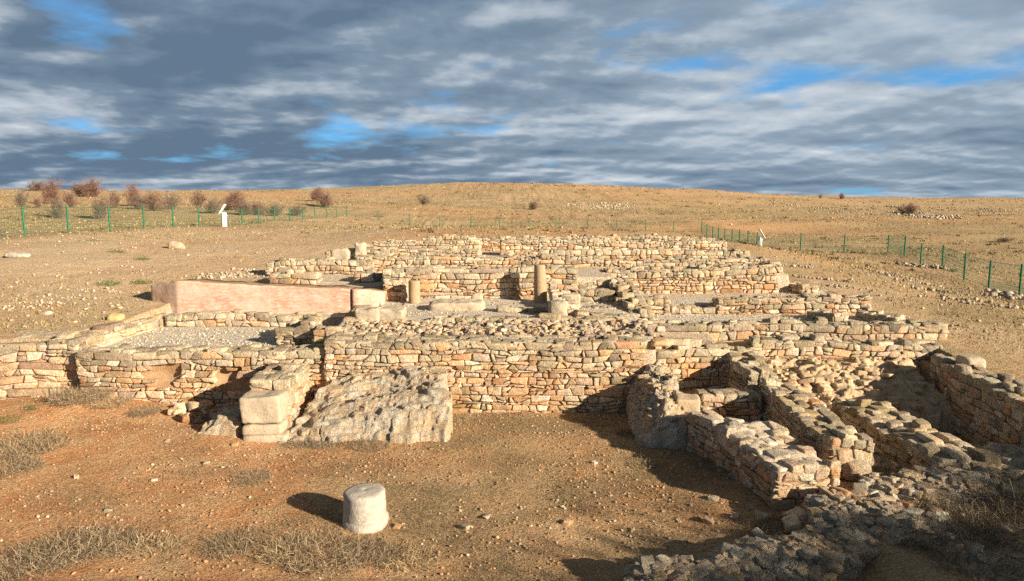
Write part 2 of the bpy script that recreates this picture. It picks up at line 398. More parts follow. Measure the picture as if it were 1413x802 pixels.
def masks(x, y):
    """gravel, red soil, dry turf"""
    far = smooth(32, 60, y)
    n1 = fbm(xyz(x * .5, y * .5), 4, 61); n2 = fbm(xyz(x * .23, y * .23), 4, 62)
    gs = .25 + .55 * smooth(28, 36, y) + .35 * n2
    gs = np.where((x < -6) & (y > 14) & (y < 45), .02 + .3 * n2 + .7 * smooth(-19.5, -22, x), gs)
    gs = gs + .5 * (fbm(xyz(x * .05, y * .05), 4, 66)) * smooth(40, 70, y) - .22 * smooth(120, 165, y)
    gs = np.where((x > 8) & (y > 10) & (y < 45), .72 + .4 * n2, gs)
    red = np.where(y < 40, .14 + .4 * n1, .10 + .35 * n1 + .9 * fbm(xyz(x * .035, y * .05), 4, 67) * smooth(45, 80, y))
    red = red + .45 * np.exp(-((y - 36) / 5.0) ** 2) * smooth(-7, -4, x) * (1 - smooth(12, 20, x))
    red = red + .16 * smooth(9, 14, x) * (1 - smooth(30, 50, y)) * smooth(12, 18, y)
    court = (y < 14.5) & (x < 9)
    rc = .86 + .75 * n1 - .46 * smooth(-3.5, 0.5, x) + .3 * np.exp(-(((x + 6) / 2.5) ** 2 + ((y - 11) / 2.0) ** 2))
    gc = .28 + .45 * n2 + .22 * smooth(-4, 0, x)
    red = np.where(court, rc, red); gs = np.where(court, gc, gs)
    right = court & (x > X4(y))
    red = np.where(right, .25 + .4 * n1, red); gs = np.where(right, .3, gs)
    g = np.zeros_like(red) + .0
    def reg(x0, x1, y0, y1, v):
        nonlocal g
        g = np.where((x >= x0) & (x < x1) & (y >= y0) & (y < y1), v, g)
    reg(-8.8, -3.9, 14.5, 17.6, .95); reg(-8.7, -3.3, 17.6, 18.5, .5); reg(-3.9, 2.95, 14.5, 16.3, .75); reg(-3.4, 2.95, 16.3, 19.9, .85)
    reg(2.95, 10.1, 16.7, 18.7, .95); reg(2.95, 9.4, 18.7, 21.3, .9); reg(2.95, 4.6, 14.8, 16.7, .4); reg(-6.5, 8.6, 19.9, 30.2, .6)
    g = np.where((x > 9.2) & (y > 15) & (y < 30), .10 * (1 + 3 * n1), g)
    g = np.where((x > 4.9) & (x < 9) & (y < 14.5), .35, g)
    g = np.where((x < -6) & (y > 18) & (y < 30), np.maximum(g, .06 * (1 + 3 * n2)), g)
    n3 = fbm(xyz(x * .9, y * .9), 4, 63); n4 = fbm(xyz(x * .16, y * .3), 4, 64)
    dk = .05 + .3 * n1  # dark earth and weedy patches, with shade painted into shaded areas too
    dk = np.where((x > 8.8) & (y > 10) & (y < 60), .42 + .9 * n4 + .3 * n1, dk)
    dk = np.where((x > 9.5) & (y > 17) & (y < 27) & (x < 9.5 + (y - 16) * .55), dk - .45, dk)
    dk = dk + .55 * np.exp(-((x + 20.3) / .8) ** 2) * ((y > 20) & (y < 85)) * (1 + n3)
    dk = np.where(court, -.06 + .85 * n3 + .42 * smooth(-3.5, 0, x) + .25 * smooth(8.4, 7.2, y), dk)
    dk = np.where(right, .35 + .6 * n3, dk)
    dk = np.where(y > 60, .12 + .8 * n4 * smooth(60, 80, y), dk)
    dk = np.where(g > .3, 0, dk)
    return np.stack([np.clip(g, 0, 1), np.clip(red, 0, 1), np.clip(gs, 0, 1), np.clip(dk, 0, 1)], -1)
def axis(fine0, fine1, step, lo, hi, grow=1.06):
    a = list(np.arange(fine0, fine1 + 1e-6, step)); s = step; p = a[-1]
    while p < hi: s *= grow; p += s; a.append(p)
    s = step; p = a[0]
    while p > lo: s *= grow; p -= s; a.insert(0, p)
    return np.array(a)
gx = axis(-11.5, 11.0, .07, -2500, 2500); gy = axis(6.0, 21.5, .07, -800, 3500, 1.022)
GX, GY = np.meshgrid(gx, gy)
GZ = H(GX, GY)
idx = np.arange(GX.size).reshape(GX.shape)
quads = np.stack([idx[:-1, :-1], idx[:-1, 1:], idx[1:, 1:], idx[1:, :-1]], -1).reshape(-1, 4)
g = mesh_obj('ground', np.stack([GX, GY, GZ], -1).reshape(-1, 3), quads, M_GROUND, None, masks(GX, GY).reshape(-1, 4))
tag(g, kind='structure')

# ------------------------------------------------------------------ rubble walls
GREY = [(.46, .39, .28), (.41, .35, .26), (.50, .43, .31), (.36, .30, .22), (.54, .46, .34), (.47, .38, .26)]
OCHRE = [(.60, .41, .245), (.57, .36, .20), (.60, .44, .29), (.60, .375, .225), (.65, .51, .37), (.54, .32, .17), (.62, .47, .32), (.54, .40, .27), (.48, .345, .22), (.70, .58, .45)]
SCREE = [(.46, .38, .28), (.40, .34, .26), (.50, .41, .30), (.44, .33, .22), (.36, .30, .23)]
PALE = [(.64, .55, .44), (.60, .49, .37), (.66, .58, .48), (.55, .42, .31)]
WARM = [(.60, .46, .32), (.58, .42, .28), (.62, .51, .38), (.55, .37, .23), (.50, .41, .31)]
def pick(pal):
    c = np.array(pal[int(rng.integers(len(pal)))]); return np.clip(c * (1 + rng.normal(0, .16)) + rng.normal(0, .008, 3), .05, .75)
def lay_face(S, O, sd, nd, L, zb, zt, ch, cw, depth, colf, holes=(), wob=.05, gap=.007, proud=.018):
    """courses of stones on one face. O start point (x,y), sd along, nd outward; zb, zt functions of s"""
    ch *= .80; cw *= .78
    Hm = max(zt(0) - zb(0), zt(L) - zb(L), zt(L/2) - zb(L/2))
    if Hm < .05 or L < .08: return
    hs = []
    t = 0
    while t < Hm - ch * .4:
        h = ch * rng.uniform(.55, 1.4); hs.append(h); t += h
    if not hs: hs = [Hm]
    hs = np.array(hs) / sum(hs); lines = np.concatenate([[0], np.cumsum(hs)])
    ph = rng.uniform(0, 50, len(lines)); sdv = int(rng.integers(1000))
    def line(k, s):
        if k == 0: return zb(s)
        f = lines[k]
        w = 0 if k == len(lines) - 1 else wob * vnoise(np.array([s * 2.2, ph[k], .5]), sdv)
        w2 = .02 * vnoise(np.array([s * 3.0, ph[k], 1.5]), sdv) if k == len(lines) - 1 else 0
        return zb(s) + (zt(s) - zb(s)) * f + w + w2
    for k in range(len(lines) - 1):
        s = -rng.uniform(0, .5) * cw * .3; s = 0.0
        js = [0.0]
        ck = (lines[k + 1] - lines[k]) * Hm
        while js[-1] < L - cw * .35:
            w = cw * math.exp(rng.normal(0, .48)) * (.6 + .4 * ck / ch)
            js.append(js[-1] + max(w, .07))
        js[-1] = L
        tl = [0] + list(rng.normal(0, .026, len(js) - 2)) + [0]
        for i in range(len(js) - 1):
            s0, s1 = js[i], js[i + 1]
            subs = [(0., 1.)]
            if ck > .12 and (s1 - s0) < .24 and rng.random() < .35:
                m = rng.uniform(.4, .6); subs = [(0., m), (m, 1.)]
            for (fa, fb) in subs:
                def zz(s, f): a, b2 = line(k, s), line(k + 1, s); return a + (b2 - a) * f
                smid = (s0 + s1) / 2; zm = zz(smid, (fa + fb) / 2)
                if any(((smid - hx) / hw) ** 2 + ((zm - hz) / hh) ** 2 < 1 + rng.normal(0, .12) for hx, hz, hw, hh in holes): continue
                quad = [(s0 - tl[i] + gap, fa, +gap), (s0 + tl[i] + gap, fb, -gap), (s1 - tl[i + 1] - gap, fa, +gap), (s1 + tl[i + 1] - gap, fb, -gap)]
                pr = rng.normal(0, proud * .55); dp = depth * rng.uniform(.8, 1.2)
                tlt = rng.normal(0, .012, 4)
                c8 = []
                for qi in range(4):
                    ss, ff, gz = quad[qi]; z = zz(ss, ff) + gz
                    sc_ = ss + rng.normal(0, .010); zz_ = z + rng.normal(0, .010)
                    xy_o = O + sd * sc_ + nd * (pr + proud + tlt[qi]); xy_i = O + sd * sc_ - nd * dp
                    c8.append(((*xy_i, zz_), (*xy_o, zz_)))
                # order: (x:-,+)(y: in,out)(z:-,+)
                arr = np.array([c8[0][0], c8[1][0], c8[0][1], c8[1][1], c8[2][0], c8[3][0], c8[2][1], c8[3][1]])
                S.add(arr, colf(zt(smid) - zm))
def wall(label, a, b, thick, zb, cat='wall', side=1, ch=.17, cw=.26, tmpl=T4, face='mix', top='grey', grey_h=.28, holes=(), ruin=.25, depth=.15,
         group=None, ends=(1, 1), back=True, name='stone_wall', core_dn=.035, tsize=.26, core_mat=None):
    """a, b: (px,py,Y) of the top edge of the viewed face, left to right; the body lies behind it (side=1: away from the camera / to the right)"""
    A = at(*a) if a[0] != 'w' else np.array(a[1:], float); B = at(*b) if b[0] != 'w' else np.array(b[1:], float)
    d = B[:2] - A[:2]; L = float(np.hypot(*d)); sd = d / L
    nd = np.array([sd[1], -sd[0]]) * side             # outward normal of the viewed face
    za, zc = A[2], B[2]
    ns = int(rng.integers(1000)); amp = .04 + .10 * max(0, ruin - .3)
    zt = lambda s: za + (zc - za) * s / L + amp * float(vnoise(np.array([s * .8, 3.3, .2]), ns))
    zbf = (lambda s: zb) if not isinstance(zb, tuple) else (lambda s: zb[0] + (zb[1] - zb[0]) * s / L)
    pals = {'mix': OCHRE, 'pale': PALE, 'warm': WARM, 'grey': GREY}
    def colf(dep):
        if face != 'grey' and top != face and dep < grey_h * rng.uniform(.5, 1.35) and rng.random() < .8: return pick(pals[top])
        r = rng.random()
        return pick(pals[face]) if r < .84 else pick(PALE if r < .92 else GREY)
    root = empty(name, label, cat, (*(A[:2] + d / 2), float(zbf(L / 2))), group); root['kind'] = 'thing'
    inv = np.array([*(-(A[:2] + d / 2)), -float(zbf(L / 2))])
    wa = .035 + .09 * ruin
    def warp(P, k=ns):
        P = np.asarray(P, float); g_ = np.clip((P[..., 2:3] - zbf(L / 2)) / .4, 0, 1)
        return P + wa * np.concatenate([np.stack([fbm(P * .9 + 7 * q, 3, 40 + q + k % 50) for q in range(2)], -1), (.8 * fbm(P * 1.3 + 31, 3, 90 + k % 50))[..., None] * g_], -1)
    S = Stones(tmpl)
    A2 = A[:2]; tv = -nd * thick
    lay_face(S, A2, sd, nd, L, zbf, zt, ch, cw, depth, colf, holes)
    if back: lay_face(S, A2 + tv + sd * L, -sd, -nd, L, lambda s: zbf(L - s), lambda s: zt(L - s), ch, cw, depth, colf)
    if ends[0]: lay_face(S, A2 + tv, nd, -sd, thick, lambda s: zbf(0), lambda s: zt(0), ch, cw * .9, depth, colf)
    if ends[1]: lay_face(S, A2 + sd * L, -nd, sd, thick, lambda s: zbf(L), lambda s: zt(L), ch, cw * .9, depth, colf)
    S.c8 = list(warp(np.array(S.c8)))
    o = S.build('facing', M_STONE, root); o.location = inv
    # capping
    Tp = Stones(tmpl)
    tsize *= .82; nr = max(1, int(round(thick / tsize))); edges = np.linspace(0, 1, nr + 1)
    for r in range(nr):
        s = 0
        while s < L - .06:
            w = min(tsize * math.exp(rng.normal(.1, .3)), L - s)
            if L - s - w < .1: w = L - s
            w0, w1 = (edges[r] + rng.normal(0, .03) * (r > 0)) * thick, (edges[r + 1] + rng.normal(0, .03) * (r < nr - 1)) * thick
            cxy = A2 + sd * (s + w / 2) - nd * (w0 + w1) / 2
            up = rng.uniform(-.02, .03) + (rng.uniform(.02, .1) if rng.random() < ruin * .5 else 0) - (.05 if rng.random() < .15 else 0)
            zc_ = zt(s + w / 2)
            hh = .075
            Tp.add_box((*cxy, zc_ - hh + up), (w / 2 * 1.02, (w1 - w0) / 2 * 1.02, hh), math.atan2(sd[1], sd[0]), pick(pals[top]), .14)
            s += w
    Tp.c8 = list(warp(np.array(Tp.c8)))
    o = Tp.build('capping', M_STONE, root); o.location = inv
    # earth and mortar core
    m = .040; gs_ = .06 if core_mat else .14; n_s = max(2, int(L / gs_)); hgt = max(zt(0) - zbf(0), .1); v, f = boxgrid(n_s, max(2, int(thick / gs_)), max(2, int(hgt / .12)))
    s = (v[:, 0] + 1) / 2 * (L - 2 * m) + m; w = (v[:, 1] + 1) / 2 * (thick - 2 * m) + m; hz = (v[:, 2] + 1) / 2
    zts_ = np.array([zt(q) for q in s]); zbs_ = np.array([zbf(q) for q in s])
    pz = zbs_ + (zts_ - core_dn - zbs_) * hz
    pxy = A2[None] + sd[None] * s[:, None] - nd[None] * w[:, None]
    P3 = np.column_stack([pxy, pz]); P3 = P3 + .022 * np.stack([fbm(P3 * 5 + q * 9, 3, 300 + q) for q in range(3)], 1)
    P3 = warp(P3)
    if core_mat: P3[:, 2] += np.where(hz > .9, .05, .015) * fbm(P3 * 7, 4, 77) + np.where(hz > .9, .02, 0)
    if holes:
        for hx, hz_, hw, hh in holes:
            k = np.clip(1.25 - ((s - hx) / hw) ** 2 - ((pz - hz_) / hh) ** 2, 0, 1) * (w < .3)
            P3[:, :2] -= nd[None] * (k * .14)[:, None]
    o = mesh_obj('core', P3, f, core_mat or M_CORE, root); o.location = inv
    return root

# courtyard walls
wall('long tall ochre stone wall closing the back of the red earth courtyard', (448,473,14.15), (892,473,14.15), .8, -.15, ch=.155, cw=.25, tmpl=T5, grey_h=.42, ruin=.12)
wall('low row of large ochre stones on top of the courtyard wall, left part', (432,456,14.95), (602,466,15.0), .5, 1.2, ch=.2, cw=.33, grey_h=.1)
wall('gravel platform front wall with bare orange earth patches', (104,487,14.3), (452,485,14.25), .6, -.15, ch=.15, cw=.24, tmpl=T5, grey_h=.3, depth=.12,
     holes=((1.75,.72,.34,.22),(3.1,.62,.38,.30),(3.75,.40,.2,.25)), ruin=.3)
wall('low stone kerb wall behind the gravel platform, under the pink plaster wall', (228,434,17.6), (440,438,17.6), .35, 1.0, ch=.16, cw=.24, face='warm', ruin=.3, grey_h=.15)
wall('left boundary wall of the gravel platform running away beside it', (104,470,14.45), (230,430,17.9), .6, .9, ch=.2, cw=.34, face='warm', grey_h=.18, ruin=.4, side=1, tsize=.34)
wall('pale earth-smeared stone wall at the left edge of the courtyard', (-170,497,14.2), (106,470,14.6), .75, -.1, ch=.2, cw=.38, tmpl=T5, face='warm', grey_h=.22, ruin=.5, tsize=.36)
wall('short pale pier wall projecting beside the grey rock', ('w',-4.78,12.9,1.0), ('w',-4.04,12.9,.98), 1.35, -.1, ch=.18, cw=.26, tmpl=T5, face='warm', grey_h=.15, ruin=.3)
wall('corner heap of dark lichened stones right of the gravel platform', (378,452,15.4), (432,447,15.4), .9, 1.0, ch=.17, cw=.26, face='grey', ruin=.9)
wall('low line of kerb stones across the upper gravel terrace', (598,439,16.2), (862,439,16.2), .3, 1.3, ch=.2, cw=.34, face='grey', ruin=.2, tsize=.3)
wall('thin worn step of stones along the upper terrace beside the radial wall', (790,424,18.0), (850,426,17.9), .3, 1.35, ch=.2, cw=.3, face='warm', ruin=.2)
# back wall with columns
wall('stone wall of big ochre blocks right behind the two columns', (528,372,19.6), (796,370,19.6), .75, 1.35, ch=.165, cw=.27, grey_h=.33, ruin=.25)
wall('low cross wall in the shaded gap right of the columns wall', (798,391,19.9), (842,391,19.9), .4, 1.4, ch=.16, cw=.24, ruin=.2)
wall('narrow broken pier of stones where the pink plaster wall ends', (530,385,19.1), (562,385,19.1), .45, 1.3, ch=.16, cw=.2, face='warm', ruin=.4, grey_h=.12)
wall('short low wall of pale blocks running beside the taller column', (757,402,18.8), (768,420,16.9), .5, 1.35, ch=.2, cw=.34, face='pale', top='pale', ruin=.3)
wall('low broken row in the shaded gap right of the columns wall', (797,403,19.0), (846,403,18.9), .4, 1.4, ch=.16, cw=.24, face='grey', ruin=.5)
wall('upper row closing the shaded gap right of the columns wall', (799,378,21.0), (838,378,21.0), .4, 1.5, ch=.16, cw=.24, ruin=.3)
wall('single course of kerb stones between the columns and the low kerb line', (688,425,17.4), (757,425,17.3), .3, 1.4, ch=.18, cw=.3, face='grey', ruin=.2)
wall('low kerb right of the short pale wall on the column terrace', (796,433,16.6), (868,434,16.5), .3, 1.35, ch=.18, cw=.3, face='grey', ruin=.4)
# tiers behind
for lab, a, b, th, zb, kw in [
    ('grey-topped wall tier just above the columns wall', (490,355,22.5), (832,354,22.5), .6, 1.9, {}),
    ('third tier wall left of its doorway gap', (448,346,25.3), (662,345,25.3), .55, 1.9, dict(grey_h=.2)),
    ('low short wall between the two doorway gaps of the third tier', (690,350,25.3), (742,350,25.3), .55, 1.9, dict(grey_h=.1)),
    ('third tier wall right of its doorway gap', (744,345,25.3), (1034,347,25.3), .55, 1.9, dict(grey_h=.2)),
    ('topmost wall tier left of the dark doorway', (516,333,27.5), (662,332,27.5), .55, 1.9, dict(face='warm', grey_h=.2)),
    ('topmost wall tier right of the dark doorway', (691,332,27.5), (1004,334,27.5), .55, 1.9, dict(face='warm', grey_h=.2)),
    ('farthest low crumbling wall along the top of the ruins', (582,327,29.6), (986,327.5,29.6), .5, 2.0, dict(ruin=.7)),
    ('second grey-topped tier wall on the right half', (836,361,22.9), (1058,356,22.9), .7, 1.9, {}),
    ('broad right-hand wall with ochre lower courses and grey top', (838,373,20.9), (1076,366,20.9), .8, 1.3, dict(grey_h=.45, ch=.18)),
    ('upper left tier wall below the upright stones', (366,361,22.0), (512,359,22.0), .55, 1.9, dict(face='warm', grey_h=.2)),
    ('low stepped wall behind the pink plaster wall', (372,379,20.4), (436,379,20.4), .6, 1.7, dict(face='warm')),
    ('short block wall casting a shadow above the pink wall', (489,376,20.6), (530,376,20.6), .6, 1.6, dict(face='warm', cw=.36, ch=.25)),
]:
    wall(lab, a, b, th, zb, tmpl=T3, **{**dict(ch=.155, cw=.22, ruin=.3), **kw})
# right terrace
wall('radial wall with shadowed left side at the end of the column terrace', (837,379,20.4), (872,432,17.2), .55, 1.2, side=1, ch=.16, cw=.24, face='grey', ruin=.3)
wall('terrace wall left of the pale gravel threshold', (852,413,18.4), (925,413,18.4), .5, 1.0, tmpl=T4, ruin=.3)
wall('low sill wall under the pale gravel threshold', (927,424.5,18.42), (988,424.5,18.42), .45, 1.0, ruin=.1)
wall('terrace wall right of the pale gravel threshold', (990,412,18.4), (1203,409,18.4), .5, 1.0, ruin=.35)
wall('long right-hand terrace wall ending near the open slope', (880,449,16.4), (1306,448,16.4), .6, .7, ch=.19, cw=.27, grey_h=.3, ruin=.3)
wall('broken lower ledge wall under the long terrace wall', (1040,472,15.7), (1300,474,15.7), .5, .4, ch=.16, cw=.24, face='warm', ruin=.5, grey_h=.15)
wall('ruined wall continuing right of the courtyard wall above the small room', (905,486,14.6), (1008,482,14.95), .6, .0, ch=.18, cw=.26, tmpl=T5, ruin=.6, grey_h=.25)
wall('low stub wall with shaded gravel at its left by the open slope', (1070,388,22.3), (1106,394,20.6), .5, 1.3, tmpl=T3, face='grey', ruin=.4)
wall('low stub wall in front of the right terrace wall', (1112,427,18.0), (1150,434,17.1), .45, 1.15, face='grey', ruin=.5)
wall('lowest stub of stones at the right end of the terrace path', (1182,428,17.8), (1236,437,17.0), .45, 1.15, face='grey', ruin=.6)
# right rooms
wall('stepped upper part of the wall between the small room and the slope', (1000,481,15.2), (1036,520,13.6), .55, .0, ch=.17, cw=.25, tmpl=T5, face='grey', ruin=.5)
wall('long narrow room wall pointing at the viewer, rough grey top', (1045,531,13.4), (1150,614,10.15), .6, -.1, ch=.15, cw=.23, tmpl=T5, face='mix', grey_h=.2, ruin=.8)
wall('cross wall between the dressed blocks and the narrow room wall', (968,547,12.95), (1052,546,12.95), .45, -.1, ch=.15, cw=.24, tmpl=T5, grey_h=.12, ruin=.2)
wall('narrow start of the white-topped wall below the dressed blocks', (948,573,12.0), (990,597,11.15), .5, -.1, ch=.16, cw=.24, tmpl=T5, top='pale', ruin=.7)
wall('broad white-topped wall stub in front, nearest on the right', (988,591,11.2), (1078,657,9.4), .95, -.1, ch=.16, cw=.26, tmpl=T5, top='pale', grey_h=.1, ruin=.8, tsize=.22, core_dn=-.012, core_mat=M_LIME)
wall('thick sloping wall with grey crust left of the deep shaded pit', (1150,553,13.0), (1302,640,9.85), .8, -.75, ch=.19, cw=.3, tmpl=T5, face='grey', ruin=.7)
wall('outer right wall shading the deep pit', (1285,494,14.9), (1413,560,11.2), .6, -.75, ch=.19, cw=.3, tmpl=T5, face='mix', grey_h=.4, ruin=.4)
wall('near end of the outer right wall at the frame edge', (1413,561,11.2), (1530,650,8.9), .6, -.75, ch=.19, cw=.3, tmpl=T5, face='grey', ruin=.4)

# ------------------------------------------------------------------ rocks and blocks
def rock(name, label, corners, table, amp=.10, step=.035, skirt=.35, seed=1, freq=1.6, mat=None, cat='rock', pit=1.0, ledge=.09, stones=(0, .1, .3)):
    """outcrop over a quad in plan, heights from a small table (rows near to far, columns left to right)"""
    q = np.array(corners, float)    # near-left, near-right, far-right, far-left
    W = max(np.hypot(*(q[1] - q[0])), np.hypot(*(q[2] - q[3]))); D = max(np.hypot(*(q[3] - q[0])), np.hypot(*(q[2] - q[1])))
    nu, nv = max(6, int(W / step)), max(6, int(D / step))
    u, v = np.meshgrid(np.linspace(0, 1, nu), np.linspace(0, 1, nv))
    X = (q[0][None, None] * ((1 - u) * (1 - v))[..., None] + q[1] * (u * (1 - v))[..., None] + q[2] * (u * v)[..., None] + q[3] * ((1 - u) * v)[..., None])
    T = np.array(table, float); nr, nc = T.shape
    fu, fv = u * (nc - 1), v * (nr - 1)
    i0 = np.minimum(fv.astype(int), nr - 2); j0 = np.minimum(fu.astype(int), nc - 2); a, b = fv - i0, fu - j0
    a = a * a * (3 - 2 * a); b = b * b * (3 - 2 * b)
    Z = T[i0, j0] * (1 - a) * (1 - b) + T[i0, j0 + 1] * (1 - a) * b + T[i0 + 1, j0] * a * (1 - b) + T[i0 + 1, j0 + 1] * a * b
    edge = np.minimum(np.minimum(u * W, (1 - u) * W), np.minimum(v * D, (1 - v) * D))
    k = smooth(0, .12, edge)
    P3 = np.concatenate([X, Z[..., None]], -1)
    rd = ridged(P3 * freq, 6, seed); pits = np.minimum(fbm(P3 * freq * 2.6, 4, seed + 5) + .10, 0)
    Z = Z + amp * k * (1.1 * rd + .75 * fbm(P3 * freq * 3.7, 5, seed + 9) + 1.6 * pit * pits)
    fz = Z / ledge + 1.2 * fbm(P3 * 1.1, 3, seed + 31); fl_ = np.floor(fz)
    Z = Z * .35 + .65 * (Z + (smooth(0, .28, fz - fl_) - (fz - fl_)) * ledge)
    Z = Z + .02 * k * fbm(P3 * 8, 4, seed + 77) + .016 * k * np.minimum(fbm(P3 * 15, 2, seed + 78), .1)
    ew = .34 * fbm(np.concatenate([X * 1.5, Z[..., None] * .5], -1), 4, seed + 3)
    cen = q.mean(0)
    X = X + (X - cen) * ew[..., None] * .6
    ej = np.stack([fbm(np.concatenate([X * 3.2, Z[..., None] * 1.6], -1), 4, seed + 61 + q) for q in range(2)], -1); X = X + ej * (.16 * (1 - smooth(0, .5, edge)))[..., None]
    base = np.minimum(H(X[..., 0], X[..., 1]), Z)
    Z = np.where(edge < 1e-6, base - skirt, Z)
    Vv = np.concatenate([X, Z[..., None]], -1)
    Vv = Vv + (amp * .8) * k[..., None] * np.stack([fbm(Vv * 4 + 3 * s, 3, seed + 20 + s) for s in range(3)], -1)
    ii = np.arange(nu * nv).reshape(nv, nu)
    f = np.stack([ii[:-1, :-1], ii[:-1, 1:], ii[1:, 1:], ii[1:, :-1]], -1).reshape(-1, 4)
    VV, FF = [Vv.reshape(-1, 3)], [f]
    if stones[0]:
        TT = T5[0]; fc = T5[1]; cnt = nu * nv
        for _ in range(stones[0]):
            a_, b_ = int(rng.integers(2, nv - 2)), int(rng.integers(2, nu - 2)); sz = stones[1] + (stones[2] - stones[1]) * rng.random() ** 2.5
            hs = np.array([rng.uniform(.8, 1.5), rng.uniform(.7, 1.1), rng.uniform(.30, .55)]) * sz / 2
            az_, t1, t2 = rng.uniform(0, 6.28), rng.normal(0, .16), rng.normal(0, .16)
            Rz = np.array([[math.cos(az_), -math.sin(az_), 0], [math.sin(az_), math.cos(az_), 0], [0, 0, 1]]); Rt = np.array([[1, 0, t1], [0, 1, t2], [-t1, -t2, 1]])
            v_ = (TT[int(rng.integers(len(TT)))] * hs) @ (Rt @ Rz).T + Vv[a_, b_] - np.array([0, 0, hs[2] * rng.uniform(.1, .7)]); VV.append(v_); FF.append(fc + cnt); cnt += len(v_)
    o = mesh_obj(name, np.concatenate(VV) - np.array([*cen, 0]), np.concatenate(FF), mat or M_ROCK); o.location = (*cen, 0)
    return tag(o, label, cat)
rock('rock_outcrop', 'big weathered grey rock slab sloping against the courtyard wall', [(-4.0,12.35),(-1.15,12.25),(-1.2,14.1),(-3.6,14.1)],
     [[.0,.06,.10,.14,.22],[.10,.24,.38,.50,.56],[.22,.42,.58,.62,.74],[.40,.50,.52,.66,.86],[.62,.70,.76,.92,.90],[.66,.78,.84,.96,.92]], .042, .02, seed=3, freq=1.5, pit=.5, ledge=.10, stones=(90, .02, .10))
rock('rock_outcrop', 'dark lichened rock mass joining the courtyard wall to the dressed blocks', [(2.25,12.1),(3.2,12.1),(3.1,14.2),(2.3,14.2)],
     [[.0,.25,.45],[.06,.58,.52],[.10,.70,.60],[.16,.70,.80],[.45,.98,.92]], .12, .025, seed=8, freq=2.2, pit=.5, stones=(150, .05, .22))
rock('rock_outcrop', 'flat grey rock shelf in the right foreground beyond the dry weeds', [(4.55,9.0),(7.2,9.35),(7.9,10.6),(5.0,9.9)],
     [[.20,.26,.28,.30],[.32,.36,.40,.42],[.34,.38,.42,.46],[.26,.32,.36,.40]], .07, .03, seed=14, pit=.4, ledge=.07, stones=(520, .04, .20))
rock('rock_outcrop', 'long jagged grey rock ridge along the bottom edge right of centre', [(1.0,6.9),(4.1,7.75),(4.45,8.75),(1.2,7.55)],
     [[.10,.12,.12,.14,.2],[.15,.21,.21,.21,.22],[.15,.21,.23,.23,.20],[.05,.1,.12,.16,.18]], .085, .026, seed=19, pit=.4, ledge=.07, stones=(800, .04, .20))
rock('rock_outcrop', 'low cracked rock floor below the white-topped wall', [(3.6,8.3),(5.2,7.6),(5.6,8.6),(3.9,9.3)],
     [[.26,.28,.22],[.34,.32,.26],[.34,.34,.26],[.26,.26,.2]], .09, .028, seed=23, pit=.4, ledge=.06, stones=(340, .04, .18))
rock('rock_outcrop', 'grey crusted rock at the right edge joining the thick sloping wall', [(6.2,9.9),(8.0,9.2),(8.3,10.6),(6.9,11.0)],
     [[.26,.30,.32],[.42,.44,.46],[.46,.48,.50],[.38,.42,.44]], .07, .03, seed=29, pit=.4, ledge=.07, stones=(300, .04, .2))
rock('rock_outcrop', 'crumbly ochre earth bank below the broken ledge wall', [(5.0,13.2),(8.6,13.6),(8.7,15.6),(4.9,15.6)],
     [[.12,.10,.08,.05],[.30,.28,.32,.25],[.50,.55,.46,.42],[.62,.60,.66,.55],[.78,.72,.74,.68]], .12, .035, seed=34, mat=block_material('crumbly bank earth', (.46, .32, .19), (.52, .40, .27), (.24, .18, .12), 5, .6), cat='earth bank', stones=(420, .04, .26))
rock('rock_outcrop', 'small dark rock in the shade of the big corner block', [(-5.6,12.5),(-4.95,12.4),(-4.85,13.1),(-5.5,13.2)],
     [[.08,.15,.12],[.22,.34,.30],[.25,.36,.4],[.15,.25,.3]], .08, .025, seed=41)
def block(name, label, c, size, rz=0, mat=None, seed=0, e=14, amp=.025, seg=.035, cat='stone block', group=None, parent=None, tilt=0):
    n = [max(3, int(s / seg)) for s in size]
    v, f = boxgrid(*n); v = rounded(v, e) * np.array(size) / 2
    v = v + amp * np.stack([fbm((v + seed * 3.7) * 5 + 4 * s, 4, seed + s) for s in range(3)], 1) + amp * 1.2 * np.stack([fbm((v + seed) * 1.8 + 4 * s, 2, seed + 7 + s) for s in range(3)], 1)
    o = mesh_obj(name, v, f, mat or M_BLOCK, parent); o.location = c; o.rotation_euler = (tilt, 0, rz)
    if label: tag(o, label, cat, group)
    return o
root = empty('corner_block', 'big square dressed block on thin slabs at the pier corner', 'stone block', (-4.42, 12.65, 0))
for nm, c, s, sd_ in [('upper_block', (0, 0, .55), (.70, .62, .50), 2), ('middle_slab', (.01, .0, .21), (.68, .60, .19), 4), ('base_slab', (.06, -.02, .03), (.76, .66, .17), 6)]:
    block(nm, None, c, s, .04, seed=sd_, amp=.03, parent=root)
root = empty('dressed_blocks', 'two square ochre blocks stacked at the left end of the cross wall', 'stone block', (3.15, 12.72, 0))
for nm, c, s, sd_ in [('upper_block', (0, 0, .59), (.42, .45, .26), 12), ('lower_block', (-.01, 0, .29), (.40, .43, .32), 14)]:
    block(nm, None, c, s, -.05, mat=block_material('ochre dressed stone ' + nm, (.55, .41, .27), (.50, .38, .26), (.34, .26, .18)), seed=sd_, amp=.02, parent=root)
def blk(label, px, py, Y, w, h, d, seed, mat=None, zfix=None, rz=0, amp=.042, e=8):
    p = at(px, py, Y); z = float(H(p[0], p[1])) if zfix is None else zfix
    return block('stone_block', label, (p[0], p[1] + d / 2, z + h / 2 - .04), (w, d, h), rz, mat, seed, e=e, amp=amp)
blk('large weathered block left of its twin on the terrace edge', 506, 448, 16.3, .60, .32, .45, 21)
blk('large weathered block right of its twin on the terrace edge', 539, 448, 16.35, .58, .30, .45, 22)
